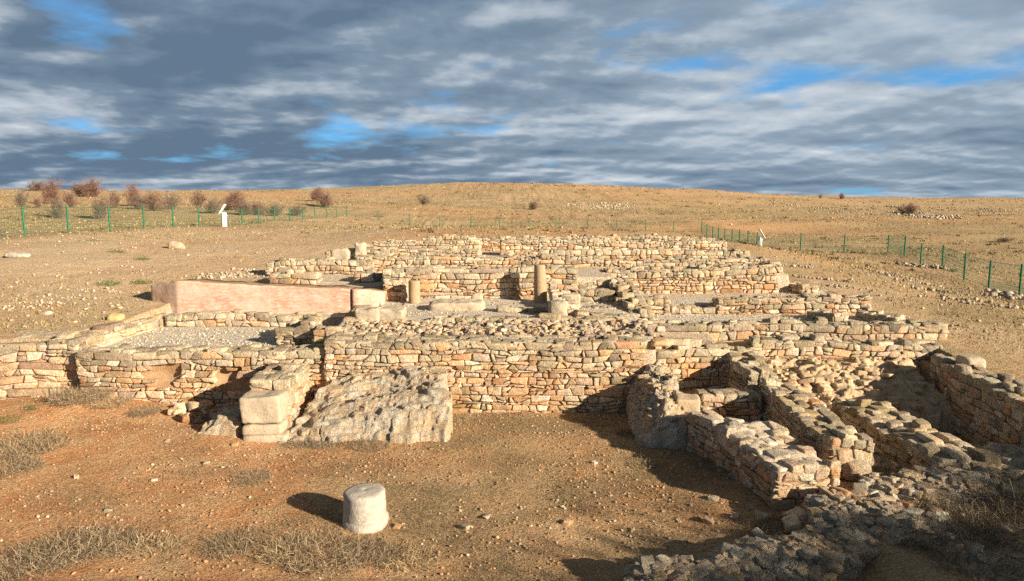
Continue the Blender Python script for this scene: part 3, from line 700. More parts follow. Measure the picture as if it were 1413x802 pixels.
blk('long flat threshold slab in front of the columns wall', 630, 436, 17.6, 1.35, .26, .5, 23)
blk('pale rough stone lump at the foot of the columns wall', 658, 420, 18.9, .30, .30, .28, 24, e=3.5)
blk('square grey block lying right of the short pale wall', 790, 422, 18.3, .40, .34, .36, 25)
blk('upright rounded block at the near end of the short pale wall', 772, 438, 16.7, .46, .40, .4, 26, e=5)
blk('larger upright grey stone on the upper left edge of the ruins', 467, 357, 23.2, .62, .62, .4, 27, zfix=2.1, e=6)
blk('smaller upright grey stone on the upper left edge of the ruins', 496, 346, 24.8, .36, .50, .35, 28, zfix=2.35, e=7)
blk('small leaning stone beside the larger upright grey stone', 453, 358, 23.0, .3, .35, .3, 29, zfix=2.1, e=4)
blk('big grey stone sitting on the outer right wall', 1348, 506, 13.9, .42, .30, .4, 30, zfix=.9, e=5)
blk('flat orange stone with white rim at the courtyard wall end', 912, 478, 14.35, .36, .12, .4, 31, zfix=1.33, mat=block_material('orange stone', (.56, .33, .18), (.58, .38, .22), (.66, .6, .5)), e=5)
blk('flat grey slab lying on the left boundary wall', 62, 455, 15.0, 1.5, .16, .6, 32, zfix=1.28, rz=.12, mat=M_ROCK, e=5, amp=.05)
blk('rounded yellow stone on the left boundary wall', 155, 441, 16.4, .34, .24, .3, 33, zfix=1.42, e=3.5, mat=block_material('yellow stone', (.56, .40, .18), (.5, .36, .18), (.36, .3, .2)))
blk('big grey corner stone at the front end of the narrow room wall', 1165, 625, 10.1, .5, .35, .4, 34, zfix=.25, mat=M_ROCK, e=3.5)
blk('rough grey stone next to the corner stone of the narrow room wall', 1190, 640, 9.95, .42, .36, .4, 35, zfix=.2, mat=M_ROCK, e=3.5)
blk('small rounded yellow stone on the end of the narrow room wall', 1180, 606, 10.5, .2, .16, .2, 36, zfix=.62, e=3, mat=block_material('tan stone', (.55, .40, .24), (.5, .38, .25), (.36, .3, .2)))
blk('pale boulder half buried on the left slope below the fence', 240, 342, 28, .6, .35, .5, 37, e=3, mat=M_ROCK)
blk('white bony stone far left on the bank', 20, 357, 23.5, .8, .22, .4, 38, e=2.6, mat=M_COLGREY)
blk('pale flat stone on the left bank above the pale wall', 62, 438, 17.2, .28, .12, .2, 39, e=3, mat=M_COLGREY)

# ------------------------------------------------------------------ columns
def lathe(name, prof, mat, parent=None, seg=48, amp=.012, seed=0, lean=(0, 0), cap=True):
    prof = np.array(prof); th = np.linspace(0, 2 * np.pi, seg, endpoint=False)
    zz = []; rr = []
    for (r0, z0), (r1, z1) in zip(prof[:-1], prof[1:]):
        k = max(2, int(max(abs(z1 - z0), abs(r1 - r0)) / .035))
        for q in range(k): t = q / k; rr.append(r0 + (r1 - r0) * t); zz.append(z0 + (z1 - z0) * t)
    rr.append(prof[-1][0]); zz.append(prof[-1][1]); rr = np.array(rr); zz = np.array(zz)
    X = rr[:, None] * np.cos(th); Y = rr[:, None] * np.sin(th); Z = np.repeat(zz[:, None], seg, 1)
    V = np.stack([X, Y, Z], -1); d = np.stack([fbm(V * 4 + 5 * s + seed, 4, 500 + s) for s in range(3)], -1)
    V = V + amp * d + amp * .55 * np.stack([fbm(V * 1.6 + 5 * s + seed, 3, 540 + s) for s in range(3)], -1)
    V[..., 0] += lean[0] * Z; V[..., 1] += lean[1] * Z
    n = len(zz); ii = np.arange(n * seg).reshape(n, seg); nx = np.roll(ii, -1, 1)
    f = np.stack([ii[:-1], nx[:-1], nx[1:], ii[1:]], -1).reshape(-1, 4)
    return mesh_obj(name, V.reshape(-1, 3), f, mat, parent)
p = ground_at(504, 722)
root = empty('column_drum', 'pale grey stone column stub standing alone on the red earth', 'column', p)
lathe('shaft', [(.276, -.08), (.274, .10), (.270, .30), (.267, .420), (.250, .442), (.06, .450), (.012, .438)], M_COLGREY, root, 72, .018, 3)
lathe('foot', [(.315, -.08), (.312, .04), (.298, .075), (.270, .095)], M_COLGREY, root, 64, .045, 9)
p = at(572, 424, 18.75)
root = empty('column', 'short brown column shaft on a low slab, left one of two', 'column', (p[0], p[1], 1.5))
lathe('shaft', [(.155, .04), (.155, .35), (.15, .64), (.14, .66), (.03, .665), (.008, .663)], M_COLBROWN, root, 40, .006, 4)
block('base_slab', None, (.28, -.05, .0), (1.15, .5, .16), 0, seed=44, parent=root)
p = at(746, 416, 19.0)
root = empty('column', 'taller brown tapering column shaft, right one of two', 'column', (p[0], p[1], 1.55))
lathe('shaft', [(.175, .0), (.17, .3), (.158, .7), (.14, .97), (.12, 1.0), (.03, 1.01), (.008, 1.01)], M_COLBROWN, root, 40, .008, 12, lean=(-.03, 0))

# ------------------------------------------------------------------ pink plaster wall
def plaster_wall():
    root = empty('plaster_wall', 'long low pink plastered wall with faded red paint', 'wall', (0, 18.3, 1.3))
    a, b = at(208, 393, 18.7), at(243, 391, 18.25); c = at(484, 400, 18.25)
    def sheet(name, path, tops, zb, thick, red, amp, mat):
        pts = np.array(path); seglen = np.hypot(*np.diff(pts, axis=0).T); L = np.concatenate([[0], np.cumsum(seglen)])
        n = int(L[-1] / .06); s = np.linspace(0, L[-1], n)
        X = np.interp(s, L, pts[:, 0]); Y = np.interp(s, L, pts[:, 1]); ZT = np.interp(s, L, tops) + (.05 if amp > .01 else .02) * fbm(xyz(s * 1.6, 0), 5, 71)
        nz = 16; V = []; 
        for k in range(nz + 1):
            t = k / nz; V.append(np.column_stack([X, Y + .02 * t, zb + (ZT - zb) * t]))
        V.append(np.column_stack([X, Y + .05, ZT + .015])); 
        for q in (.3, .6, 1.0): V.append(np.column_stack([X, Y + thick * q, ZT - .0 + .02 * fbm(xyz(s * 4, q * 5), 3, 5)]))
        V.append(np.column_stack([X, Y + thick, np.full(n, zb)]))
        V = np.array(V); V[:, :, :] += amp * np.stack([fbm(V * 2.5 + 4 * q, 4, 600 + q) for q in range(3)], -1)
        m = len(V); ii = np.arange(m * n).reshape(m, n)
        f = np.stack([ii[:-1, :-1], ii[:-1, 1:], ii[1:, 1:], ii[1:, :-1]], -1).reshape(-1, 4)
        fl = f.tolist(); fl.append(list(ii[:, 0])); fl.append(list(ii[::-1, -1]))
        mi = [0] * len(fl)
        rows = np.repeat(np.arange(m - 1), n - 1)
        mi = [1 if r >= nz + 1 else 0 for r in rows] + [0, 0]
        sx = np.repeat(s[None], m, 0).ravel()
        rcol = np.clip(np.interp(sx, *red), 0, 1)
        o = mesh_obj(name, V.reshape(-1, 3) - np.array([0, 18.3, 1.3]), fl, None, root, np.repeat(rcol[:, None], 3, 1), True, [mat, M_CORE], mi)
        return o
    sheet('painted_face', [a[:2], b[:2], c[:2]], [a[2], b[2] + .02, c[2]], 1.25, .7, ([0, .9, 1.3, 2.2, 2.8, 3.4, 5.5], [.05, .1, .9, .9, .25, .8, 1.0]), .018, M_PLASTER)
    d = at(492, 401, 18.2); e = at(522, 403, 18.45); f_ = at(529, 404, 18.75)
    sheet('curved_end', [c[:2] + np.array([.03, -.04]), d[:2], (d[:2] + e[:2]) / 2 + np.array([.03, -.0]), e[:2], f_[:2]], [c[2] + .02, d[2] + .02, d[2], e[2], f_[2]], 1.3, .5, ([0, 1], [.8, .8]), .010, M_PLASTER)
    block('foot_course', None, (c[0] - 0.1, -.03, .06), (2.6, .3, .12), 0, seed=77, parent=root, amp=.03)
plaster_wall()

# ------------------------------------------------------------------ fences
def tube(acc, a, b, r, seg=4, c=None, r1=None):
    a = np.asarray(a, float); b = np.asarray(b, float); d = b - a; L = np.linalg.norm(d); d = d / L
    x = np.cross(d, [0, 0, 1.0]) if abs(d[2]) < .95 else np.cross(d, [1.0, 0, 0]); x /= np.linalg.norm(x); y = np.cross(d, x)
    th = np.arange(seg) * 2 * np.pi / seg + .4; ring = np.cos(th)[:, None] * x + np.sin(th)[:, None] * y
    v = np.concatenate([a + ring * r, b + ring * (r if r1 is None else r1)])
    i = np.arange(seg); j = (i + 1) % seg
    acc.add(v, np.stack([i, j, j + seg, i + seg], 1), c)
def fence(label, pts, heights=None, skip_first=False):
    P = [np.array([*p[:2], float(H(p[0], p[1]))]) for p in pts]
    root = empty('wire_fence', label, 'fence', P[0])
    tops = []
    for i, p in enumerate(P):
        h = heights[i] if heights is not None else 1.2
        lean = rng.normal(0, .012, 2); top = p + np.array([lean[0], lean[1], h]); tops.append(top)
        if i == 0 and skip_first: continue
        acc = Acc(); tube(acc, p - P[0] - np.array([0, 0, .2]), top - P[0] + np.array([0, 0, .03]), .042, 8)
        t = top - P[0] + np.array([0, 0, .03])
        tube(acc, t, t + np.array([0, 0, .018]), .038, 8, r1=.012)
        for q in (.25, .6, .95):
            c = (p - P[0]) * (1 - q) + (top - P[0]) * q; tube(acc, c + np.array([-.05, -.02, 0]), c + np.array([.05, -.02, 0]), .012, 4)
        acc.build('post', M_GREEN, root)
    for i in range(len(P) - 1):
        acc = Acc(); a, b = P[i] - P[0], P[i + 1] - P[0]; ta, tb = tops[i] - P[0], tops[i + 1] - P[0]
        rows = [.06, .14, .22, .3, .42, .55, .7, .85, .97]
        for q in rows: tube(acc, a + (ta - a) * q, b + (tb - b) * q, .006 if q not in (.06, .3, .55, .97) else .009, 3)
        n = int(np.hypot(*(b - a)[:2]) / .14)
        for k in range(1, n):
            t = k / n; lo = a + (b - a) * t; hi = ta + (tb - ta) * t
            tube(acc, lo + (hi - lo) * .05, lo + (hi - lo) * .97, .004, 3)
        acc.build('mesh_panel', M_WIRE, root)
    return root
def fp(l): 
    P = [at(*q)[:2] for q in l]; return P
lf = [(-110,333,25.8),(-28,330,28.4),(35,327,31.2),(95,323,34.3),(152,320,37.5),(199,317,41),(239,314.6,44.2),(275,314.6,47.5),(307,313,51),(334.5,311,54.5),(357,310,58),(379,309,61.5),(400,307,65),(418,306.5,68.5),(435,306,72),(451,304,75),(464.6,303.5,78),(478,302.5,81)]
def heights(l, tops): return [float(at(q[0], t, q[2])[2] - H(*at(*q)[:2])) for q, t in zip(l, tops)]
fence('green wire fence along the left bank in front of the bare bushes', fp(lf), [1.22] * len(lf))
ff = [(478,303,81),(522,310,80.5),(565,313,80),(607,313.5,80),(650,315,80),(689,315.5,80),(730,315.5,80),(771.5,316,80),(810.5,316,79.5),(851,316.3,79),(891,316.5,79),(929,318,78.5),(968,321,78)]
fence('faint far green wire fence crossing the hillside behind the ruins', fp(ff), [1.22] * len(ff), True)
rf = [(968,321,78),(975.6,323,74.5),(983.6,326,71),(991.4,329,67.5),(1000,332,64),(1010,336,60.5),(1020,339,57),(1032,343,53.5),(1044.5,347,50)]
fence('green wire fence descending the slope to the right-hand panel', fp(rf), [1.22] * len(rf), True)
rf2 = [(1044.5,347,50),(1104.4,347,50),(1164.5,350,50),(1225,349.5,49.5)]
fence('level green wire fence right of the panel', fp(rf2), [1.2] * 4, True)
rf3 = [(1225,349.5,49.5),(1247.5,355,43.5),(1270,368,41),(1300,371,38.5),(1330,387,34),(1364,399,31),(1406,412,26.8),(1465,432,23)]
fence('nearer green wire fence at the right edge of the slope', fp(rf3), [1.22] * 8, True)

# ------------------------------------------------------------------ information panels
def panel(label, px, py, Y, rz):
    p = at(px, py, Y); z = float(H(p[0], p[1]))
    root = empty('information_panel', label, 'sign', (p[0], p[1], z), None, rz)
    for sx in (-.36, .36):
        block('support', None, (sx, 0, .45), (.07, .20, 1.0), 0, M_WHITE, 1, e=20, amp=0.0, seg=.1, parent=root)
    bd = block('board', None, (0, -.10, 1.17), (.95, .05, .78), 0, M_WHITE, 2, e=30, amp=0.0, seg=.1, parent=root, tilt=-R(32))
    pr = block('print', None, (0, -.031, 0), (.86, .008, .68), 0, M_PRINT, 3, e=40, amp=0.0, seg=.1, parent=bd)
    block('bracket', None, (0, .14, .72), (.72, .10, .05), 0, M_WHITE, 4, e=20, amp=0.0, seg=.1, parent=root)
panel('white lectern panel seen edge-on behind the left fence', 310, 310, 49, R(-76))
panel('white lectern panel with grey board by the right-hand fence corner', 1048.5, 342, 51.5, R(77))

# ------------------------------------------------------------------ shrubs
def shrub_mesh(h, w, nst, ntw, col, seed, thick=.012):
    r = np.random.default_rng(seed); st = Acc(); tw = Acc()
    for i in range(nst):
        az = r.uniform(0, 2 * np.pi); lean = r.uniform(.05, .95) ** .8
        tip = np.array([math.cos(az) * w / 2 * lean, math.sin(az) * w / 2 * lean, h * (1 - .35 * lean ** 2) * r.uniform(.5, 1.1)])
        p0 = np.array([r.normal(0, .15 * w), r.normal(0, .15 * w), -.05]); pts = [p0]
        for k in range(1, 5):
            t = k / 4; q = p0 + (tip - p0) * np.array([t ** 1.2, t ** 1.2, t]) + r.normal(0, .03 * w, 3) * (k < 4); pts.append(q)
        for k in range(4):
            tube(st, pts[k], pts[k + 1], thick * (1 - k * .2), 4, np.array(col) * r.uniform(.55, .8), thick * (.8 - k * .2))
        for k in range(ntw):
            t = r.uniform(.12, 1.0) * 4; i0 = min(int(t), 3); a = pts[i0] + (pts[i0 + 1] - pts[i0]) * (t - i0)
            d = r.normal(0, 1, 3); d[2] = abs(d[2]) * .9 + .25; d /= np.linalg.norm(d)
            l = h * r.uniform(.10, .26); m = a + d * l * .5 + r.normal(0, .02, 3); e = a + d * l + r.normal(0, .05 * h, 3)
            c = np.array(col) * r.uniform(.65, 1.35)
            tube(tw, a, m, thick * .45, 3, c); tube(tw, m, e, thick * .4, 3, c, thick * .15)
            for q in range(2):
                d2 = d + r.normal(0, .7, 3); tube(tw, m, m + d2 / np.linalg.norm(d2) * l * .5, thick * .33, 3, c * r.uniform(.8, 1.3), thick * .12)
    return st, tw
RB = (.245, .145, .11); GB = (.225, .175, .135)
protos = []
for i, (h, w, c) in enumerate([(2.0, 1.7, RB), (1.7, 2.0, GB), (1.5, 1.5, (.25, .165, .125))]):
    st, tw = shrub_mesh(h, w, 30, 34, c, 60 + i, .012)
    protos.append((st, tw, h, w))
meshes = []
SH = [ # px centre, base py, top py, width px, proto, label
 (30,285,261,20,1,'small pale bare bush at the far left of the hillside'),
 (51,264,250,26,2,'low bush on the skyline at far left'),
 (73,281,246,27,0,'tall reddish bare bush, leftmost tall one on the skyline'),
 (80,301,271,25,1,'grey-brown bush just behind the left fence under the leftmost tall bush'),
 (98,286,265,20,2,'small reddish bush between the two skyline bushes'),
 (53,287,272,12,2,'tiny reddish bush at left between taller ones'),
 (112,270,252,24,2,'short bush joined to the left side of a tall skyline bush'),
 (127,272,245,28,0,'broad tall reddish bush rising above the skyline'),
 (139,302,270,26,1,'dense grey bush just behind the left fence'),
 (157,287,264,18,2,'thin bush right of the dense grey bush'),
 (184,284,252,22,0,'narrow reddish bush with its top on the skyline'),
 (192,289,267,25,1,'brown bush at the left end of the bush row'),
 (214,291,265,30,2,'wide brown bush in the middle of the bush row'),
 (236,289,267,26,1,'brown bush at the right end of the bush row'),
 (274,284,264,20,2,'lone small bush right of the bush row'),
 (294,294,272,24,1,'grey bush left of the white panel'),
 (322,290,261,32,0,'reddish bush right behind the white panel'),
 (337,297,276,28,1,'spreading bush right of the white panel'),
 (356,297,279,26,2,'low bush farther right of the white panel'),
 (380,298,280,26,1,'low grey bush at the end of the bushes'),
 (410,298,282,26,1,'faint low grey bush behind the fence near its far end'),
 (437,277,257,20,0,'dark bush near the skyline, upper one of a pair'),
 (449,286,265,26,2,'dark bush near the skyline, lower one of a pair'),
 (585,283,267,19,1,'lone grey bush on the middle of the hillside'),
 (736,289,277,16,2,'small dark bush among stones on the centre hillside'),
 (1132,274,268,5,2,'tiny shrub on the right skyline, left one'),
 (1162,275,266,8,0,'tiny reddish shrub on the right skyline, right one'),
 (1253,296,281,26,2,'low bush growing in the stone heap on the right hill'),
 (1386,334,327,24,1,'low flat dark bush on the right hillside'),
]
first = {}
for px, pb, pt, wpx, k, lab in SH:
    p = ground_at(px, pb, 30, 235)
    st, tw, h0, w0 = protos[k]
    if k not in first:
        o = st.build('bare_shrub', M_TWIG); t = tw.build('twigs', M_TWIG, o); first[k] = o
    else: o = copy_tree(first[k])
    o.location = p; d = p[1]
    hh = (pb - pt) * d / 1000 * 1.02; ww = wpx * d / 1000 * 1.25
    o.scale = (ww / w0, ww / w0, hh / h0); o.rotation_euler = (0, 0, rng.uniform(0, 6.28))
    tag(o, lab, 'bush', 'bare bushes on the hillside')

# dry weed clumps
def weed_mesh(seed, n, h, w, c0):
    r = np.random.default_rng(seed); V = []; F = []; Cc = []; nn = 0
    for i in range(n):
        a = r.uniform(0, 2 * np.pi); rad = w / 2 * math.sqrt(r.random()); p = np.array([math.cos(a) * rad, math.sin(a) * rad, -.01])
        d = np.array([math.cos(a) * r.uniform(-.3, 1.0) + r.normal(0, .5), math.sin(a) * r.uniform(-.3, 1.0) + r.normal(0, .5), r.uniform(.15, 1.1)]); d /= np.linalg.norm(d)
        l = h * r.uniform(.35, 1.15) * (1 - .4 * (2 * rad / w) ** 2); wd = r.uniform(.0016, .0036)
        c = np.array(c0) * r.uniform(.35, 1.65)
        pts = [p]; q = p; dd = d
        for k in range(3):
            dd = dd + r.normal(0, .55, 3) + np.array([0, 0, -.22]); dd /= np.linalg.norm(dd); q = q + dd * l / 3; pts.append(q)
        sdv = np.cross(d, r.normal(0, 1, 3)); sdv /= np.linalg.norm(sdv)
        wds = [wd, wd * .9, wd * .7, wd * .25]
        for k in range(4): V += [pts[k] - sdv * wds[k], pts[k] + sdv * wds[k]]; Cc += [c, c]
        for k in range(3): F.append((nn + 2 * k, nn + 2 * k + 1, nn + 2 * k + 3, nn + 2 * k + 2))
        nn += 8
    return np.array(V), np.array(F), np.array(Cc)
WD = [weed_mesh(1, 1900, .30, 1.0, (.27, .205, .13)), weed_mesh(2, 1500, .26, .9, (.23, .18, .12)), weed_mesh(3, 1100, .24, .8, (.33, .25, .15)), weed_mesh(4, 700, .45, .6, (.22, .17, .11))]
WL = [ # px, py, scale, kind, label
 (110,548,1.2,0,'large dry grey weed clump against the pale left wall corner'),(150,556,1.0,2,'straw coloured weed clump right of the large clump by the left wall'),(200,568,.8,1,'low dry weeds under the orange earth patch'),
 (30,618,1.35,0,'big dry weed clump at the left frame edge'),(15,648,1.0,1,'grey weed clump below the big one at the left frame edge'),(60,600,.7,2,'small straw tuft right of the big left edge clump'),
 (40,778,1.2,1,'dry weed clump in the bottom left corner'),(95,760,1.15,0,'dense dry weed clump near the bottom left'),(150,752,1.0,1,'grey dry weed clump in the bottom left row'),(200,756,1.0,2,'straw weed clump at the right end of the bottom left row'),
 (330,752,.95,1,'sparse weeds on the bottom edge left of the column stub'),(400,758,1.0,2,'pale weed clump left below the column stub'),(450,768,1.1,0,'wide weed clump directly below the column stub'),(505,764,.9,1,'grey weeds in front of the column stub'),(560,772,1.0,2,'pale weed clump right below the column stub'),
 (345,662,.8,1,'low grey weeds in the middle of the red earth'),(455,612,.9,1,'dark dry weeds along the foot of the grey rock'),(510,616,.7,0,'weeds at the front corner of the grey rock'),(415,612,.7,1,'weeds between the corner block and the grey rock'),
 (642,580,.9,2,'straw tuft at the foot of the tall courtyard wall beside the rock'),(890,640,.75,2,'thin straw weeds at the shadow edge in the courtyard'),(875,600,.7,1,'faint weeds in the shade of the rock mass'),
 (1050,738,.9,2,'straw weeds against the jagged rock ridge'),(1085,728,.8,1,'grey weeds behind the jagged rock ridge'),(1215,655,.8,1,'dry weeds beside the rough grey stone'),(1260,742,1.1,3,'tall brown weeds in the shade at lower right'),(1200,700,.7,3,'thin tall weeds by the low rock floor'),
 (1385,700,1.5,3,'tall dark weeds at the right frame edge'),(1400,735,1.4,0,'broad dark weed clump at lower right edge'),(1330,735,1.2,3,'tall dry stalks in the dark lower right'),(1350,775,1.2,1,'low weeds in the bottom right corner'),(1290,705,.9,3,'weeds in front of the flat rock shelf'),
 (1155,590,.6,3,'single thin dry stalk clump between the right walls'),(280,575,.6,1,'weeds under the collapsed stones of the platform wall')]
wm = {}
for px, py, s, k, lab in WL:
    p = ground_at(px, py, 5.5, 60)
    if k not in wm:
        o = mesh_obj('dry_weed_clump', WD[k][0], WD[k][1], M_GRASS, None, WD[k][2], False); wm[k] = o
    else:
        o = wm[k].copy(); COL.objects.link(o)
    o.location = p; o.scale = (s, s * .9, s * .95); o.rotation_euler = (0, 0, rng.uniform(0, 6.28))
    tag(o, lab, 'weeds', 'dry weed clumps in the ruins')
# little green plants
GP = weed_mesh(9, 260, .16, .35, (.09, .13, .035))
GL = [(196,390,1.7,'dark green plant on the bank beside the pink wall'),(450,500,.9,'small green weed in the corner left of the courtyard wall'),(45,563,.8,'green grass tuft on the red mound at left'),(10,580,1.2,'green grass patch at the left frame edge'),
      (160,348,1.6,'dark green tuft high on the left bank'),(195,358,1.4,'green tuft right of another on the left bank'),(150,392,1.8,'flat green patch on the left bank'),(128,332,1.2,'green tuft right below the left fence'),(255,446,.9,'green tuft in the kerb behind the gravel platform'),(1085,437,.8,'green tuft at the foot of the right terrace wall')]
g0 = None
for px, py, s, lab in GL:
    p = ground_at(px, py, 5.5, 60)
    if g0 is None: o = g0 = mesh_obj('green_weed', GP[0], GP[1], M_GRASS, None, GP[2], False)
    else: o = g0.copy(); COL.objects.link(o)
    o.location = p; o.scale = (s,) * 3; o.rotation_euler = (0, 0, rng.uniform(0, 6.28)); tag(o, lab, 'plant', 'green weeds')

# ------------------------------------------------------------------ scatter
def scatter_stones(name, label, X, Y, size, pal, tmpl=T2, flat=.6, sink=.3, kind='stuff', mat=None):
    S = Stones(tmpl); Z = H(X, Y)
    for x, y, z, s in zip(X, Y, Z, size):
        S.add_box((x, y, z + s * flat * (1 - sink) * .5), (s / 2 * rng.uniform(.7, 1.3), s / 2, s / 2 * flat), rng.uniform(0, 3.14), pick(pal), .2, .3)
    o = S.build(name, mat or M_PEB); tag(o, label, None, None, kind); return o
# courtyard pebbles
n = 14000; X = rng.uniform(-9.5, 6.5, n); Y = 6.6 + 7.4 * rng.random(n) ** 1.15
k = fbm(xyz(X * .9, Y * .9), 3, 91) + .30 * smooth(-3, 2, X) + rng.normal(0, .16, n) > .24
X, Y = X[k], Y[k]; scatter_stones('gravel', 'small pebbles strewn on the courtyard earth', X, Y, .010 + .042 * rng.random(len(X)) ** 5, SCREE + [(.44, .30, .18), (.40, .26, .15)] * 3)
n = 24000; X = rng.uniform(-9.8, 4.5, n); Y = 6.4 + 7.8 * rng.random(n); k = (X < X4(Y) - .1) & (fbm(xyz(X * 1.1, Y * 1.1), 3, 92) + rng.normal(0, .3, n) > -.05); X, Y = X[k], Y[k]
scatter_stones('earth_clods', 'crumbs of red earth on the courtyard', X, Y, .008 + .036 * rng.random(len(X)) ** 4, [(.44, .25, .13), (.38, .21, .105), (.47, .30, .17), (.30, .18, .10), (.40, .27, .16), (.25, .17, .10)], T2, .55)
# rubble strip behind the courtyard wall, terraces
n = 2600; X = rng.uniform(-3.7, 3.2, n); Y = rng.uniform(14.9, 16.15, n); scatter_stones('rubble', 'cream rubble along the top of the courtyard wall', X, Y, .02 + .13 * rng.random(n) ** 3.5, WARM + SCREE, T3, mat=M_STONE)
xs = []; ys = []
for x0, x1, y0, y1, c in [(-8.6,-4,14.9,17.4,1500),(-3.3,2.8,16.4,19.4,900),(3.1,10,16.9,18.5,900),(3,9,18.9,21,500),(-6,8,22.9,29,1500)]:
    xs.append(rng.uniform(x0, x1, c)); ys.append(rng.uniform(y0, y1, c))
X = np.concatenate(xs); Y = np.concatenate(ys); scatter_stones('gravel', 'pale grey gravel spread on the terraces', X, Y, .015 + .04 * rng.random(len(X)) ** 3, SCREE + GREY + PALE)
n = 1500; X = rng.uniform(4.2, 9, n); Y = rng.uniform(7.5, 15.5, n); scatter_stones('rubble', 'broken stones on the floors of the right-hand rooms', X, Y, .02 + .13 * rng.random(n) ** 4, WARM + GREY)
n = 240; X = rng.uniform(-6.6, -4.9, n); Y = 14.2 - .9 * rng.random(n) ** 1.6 * (.35 + .65 * smooth(-8.2, -6, X)); scatter_stones('rubble', 'fallen stones at the foot of the platform front wall', X, Y, .02 + .22 * rng.random(n) ** 4, OCHRE, T4, mat=M_STONE)
n = 420; X = 3.95 + .75 * rng.random(n); X = 4.25 + rng.normal(0, .38, n); Y = 9.25 - .75 * rng.random(n) ** 1.3
scatter_stones('rubble', 'tumbled stones below the end of the white-topped wall', X, Y, .03 + .2 * rng.random(n) ** 3, OCHRE + PALE, T4, mat=M_STONE)
# bank and hill
n = 5500; Y = 15.5 * np.exp(rng.random(n) * math.log(40 / 15.5)); X = (rng.random(n) - .5) * 1.9 * Y
k = (X < -9.5 - 0 * Y) | (X > 10.6) | (Y > 31); k &= ~((X > -9) & (X < 10.4) & (Y < 31)); X, Y = X[k], Y[k]
scatter_stones('rubble', 'small pale stones on the banks round the ruins', X, Y, .015 + .10 * rng.random(len(X)) ** 6, [(.46, .37, .26), (.40, .32, .22)] + [(.45, .34, .22)] * 3)
n = 5500; Y = 38 * np.exp(rng.random(n) * math.log(195 / 38)); X = (rng.random(n) - .5) * 1.7 * Y
k = fbm(xyz(X * .04, Y * .04), 4, 95) + rng.normal(0, .3, n) > -.05; X, Y = X[k], Y[k]
scatter_stones('hillside_stones', 'pale stones scattered over the dry hillside', X, Y, (.05 + .26 * rng.random(len(X)) ** 5) * np.minimum(1.2, Y / 100), SCREE + [(.40, .32, .23), (.34, .28, .2)] * 3)
DIM = [(.30, .25, .19), (.38, .32, .25), (.24, .20, .15), (.44, .37, .28), (.33, .26, .18)]
def heap(label, spots, n, size, pal=GREY + PALE):
    xs = []; ys = []; zz = []
    for px, py, sx, sy, y0 in spots:
        p = ground_at(px, py, y0, 230); q = n // len(spots)
        xs.append(p[0] + rng.normal(0, sx, q)); ys.append(p[1] + rng.normal(0, sy, q))
    X = np.concatenate(xs); Y = np.concatenate(ys)
    return scatter_stones('rubble', label, X, Y, size * (.4 + 1.0 * rng.random(len(X)) ** 2), pal, T2, .8)
heap('heap of loose grey stones on the right hillside', [(1253,294,1.3,1.6,60),(1275,298,1.6,1.6,60),(1290,301,1.6,1.4,60),(1240,286,1.0,1.5,60)], 900, .34, DIM)
heap('long line of tumbled stones on the right hillside', [(1090,284,3,2,60),(1130,288,3.2,2,60),(1165,292,3.2,2,60),(1330,289,3,2,60),(1370,292,3,2,60),(1200,296,3,2,60)], 600, .24, DIM)
heap('patch of pale stones on the centre hillside', [(810,284,2.5,2,60),(835,286,2.8,2,60),(850,287,2,2,60)], 420, .24, SCREE + GREY)
heap('broken foundation line of stones on the right slope', [(1210,375,.5,.16,18),(1238,382,.6,.16,18),(1262,390,.6,.12,18),(1290,402,.6,.12,18),(1330,415,.7,.12,18),(1370,423,.8,.12,18),(1090,368,.6,.16,20),(1120,385,.6,.12,18),(1150,396,.6,.12,16)], 420, .10, DIM)
heap('dark scattered stones under the right fence', [(1265,368,.4,.4,20),(1290,370,.5,.3,20),(1385,407,.4,.3,18),(1395,412,.5,.3,18)], 160, .2, DIM)
heap('foundation stones in the left bank above the pale wall', [(20,426,.6,.12,14),(60,420,.6,.12,14),(100,412,.6,.12,14),(140,402,.5,.1,14)], 180, .06, SCREE)
heap('low foundation line above the pink wall', [(300,383,.5,.2,18),(330,379,.5,.2,18),(350,374,.4,.2,18)], 200, .07, SCREE)

# individual loose stones
LS = [(378,727-4,.0,0,''),]
loose = [(548,728,.12,OCHRE[1],'orange stone chip lying right of the column stub'),(672,715,.12,PALE[0],'white angular stone in the courtyard foreground'),(778,702,.09,PALE[2],'bright white pebble in the courtyard'),(782,723,.15,OCHRE[3],'reddish brick fragment in the courtyard'),(640,730,.14,PALE[1],'flat pale stone near the courtyard centre'),
         (978,722,.16,WARM[1],'tan stone near the jagged rock ridge'),(213,664,.1,PALE[0],'pale stone on the red earth at left'),(285,640,.12,WARM[0],'cream stone in the red earth middle left'),(105,660,.09,PALE[1],'small pale stone at far left of the red earth'),(325,615,.13,OCHRE[0],'orange stone in front of the corner block'),
         (150,705,.1,GREY[2],'grey stone on the bottom left earth'),(820,640,.1,PALE[2],'pale stone beside the shadow in the courtyard'),(1015,715,.14,WARM[0],'cream stone close to the wall shadow'),(230,610,.12,PALE[1],'pale stone under the mound at left'),(285,556,.22,OCHRE[2],'fallen ochre stone below the platform wall, left one'),(325,530,.26,OCHRE[4],'large fallen pale stone beside the dark hollow'),(300,548,.2,OCHRE[0],'fallen ochre stone below the platform wall, right one'),
         (1085,690,.2,GREY[1],'grey stone below the front end of the white-topped wall'),(985,690,.16,GREY[2],'grey stone in the wall shadow')]
for px, py, s, c, lab in loose:
    p = ground_at(px, py, 5.5, 30); S = Stones(T5)
    s *= .72; S.add_box((0, 0, s * .12), (s * .6, s * .45, s * .30), rng.uniform(0, 3), np.array(c), .25, .2)
    o = S.build('loose_stone', M_STONE); o.location = p; tag(o, lab, 'stone', 'loose stones in the courtyard')

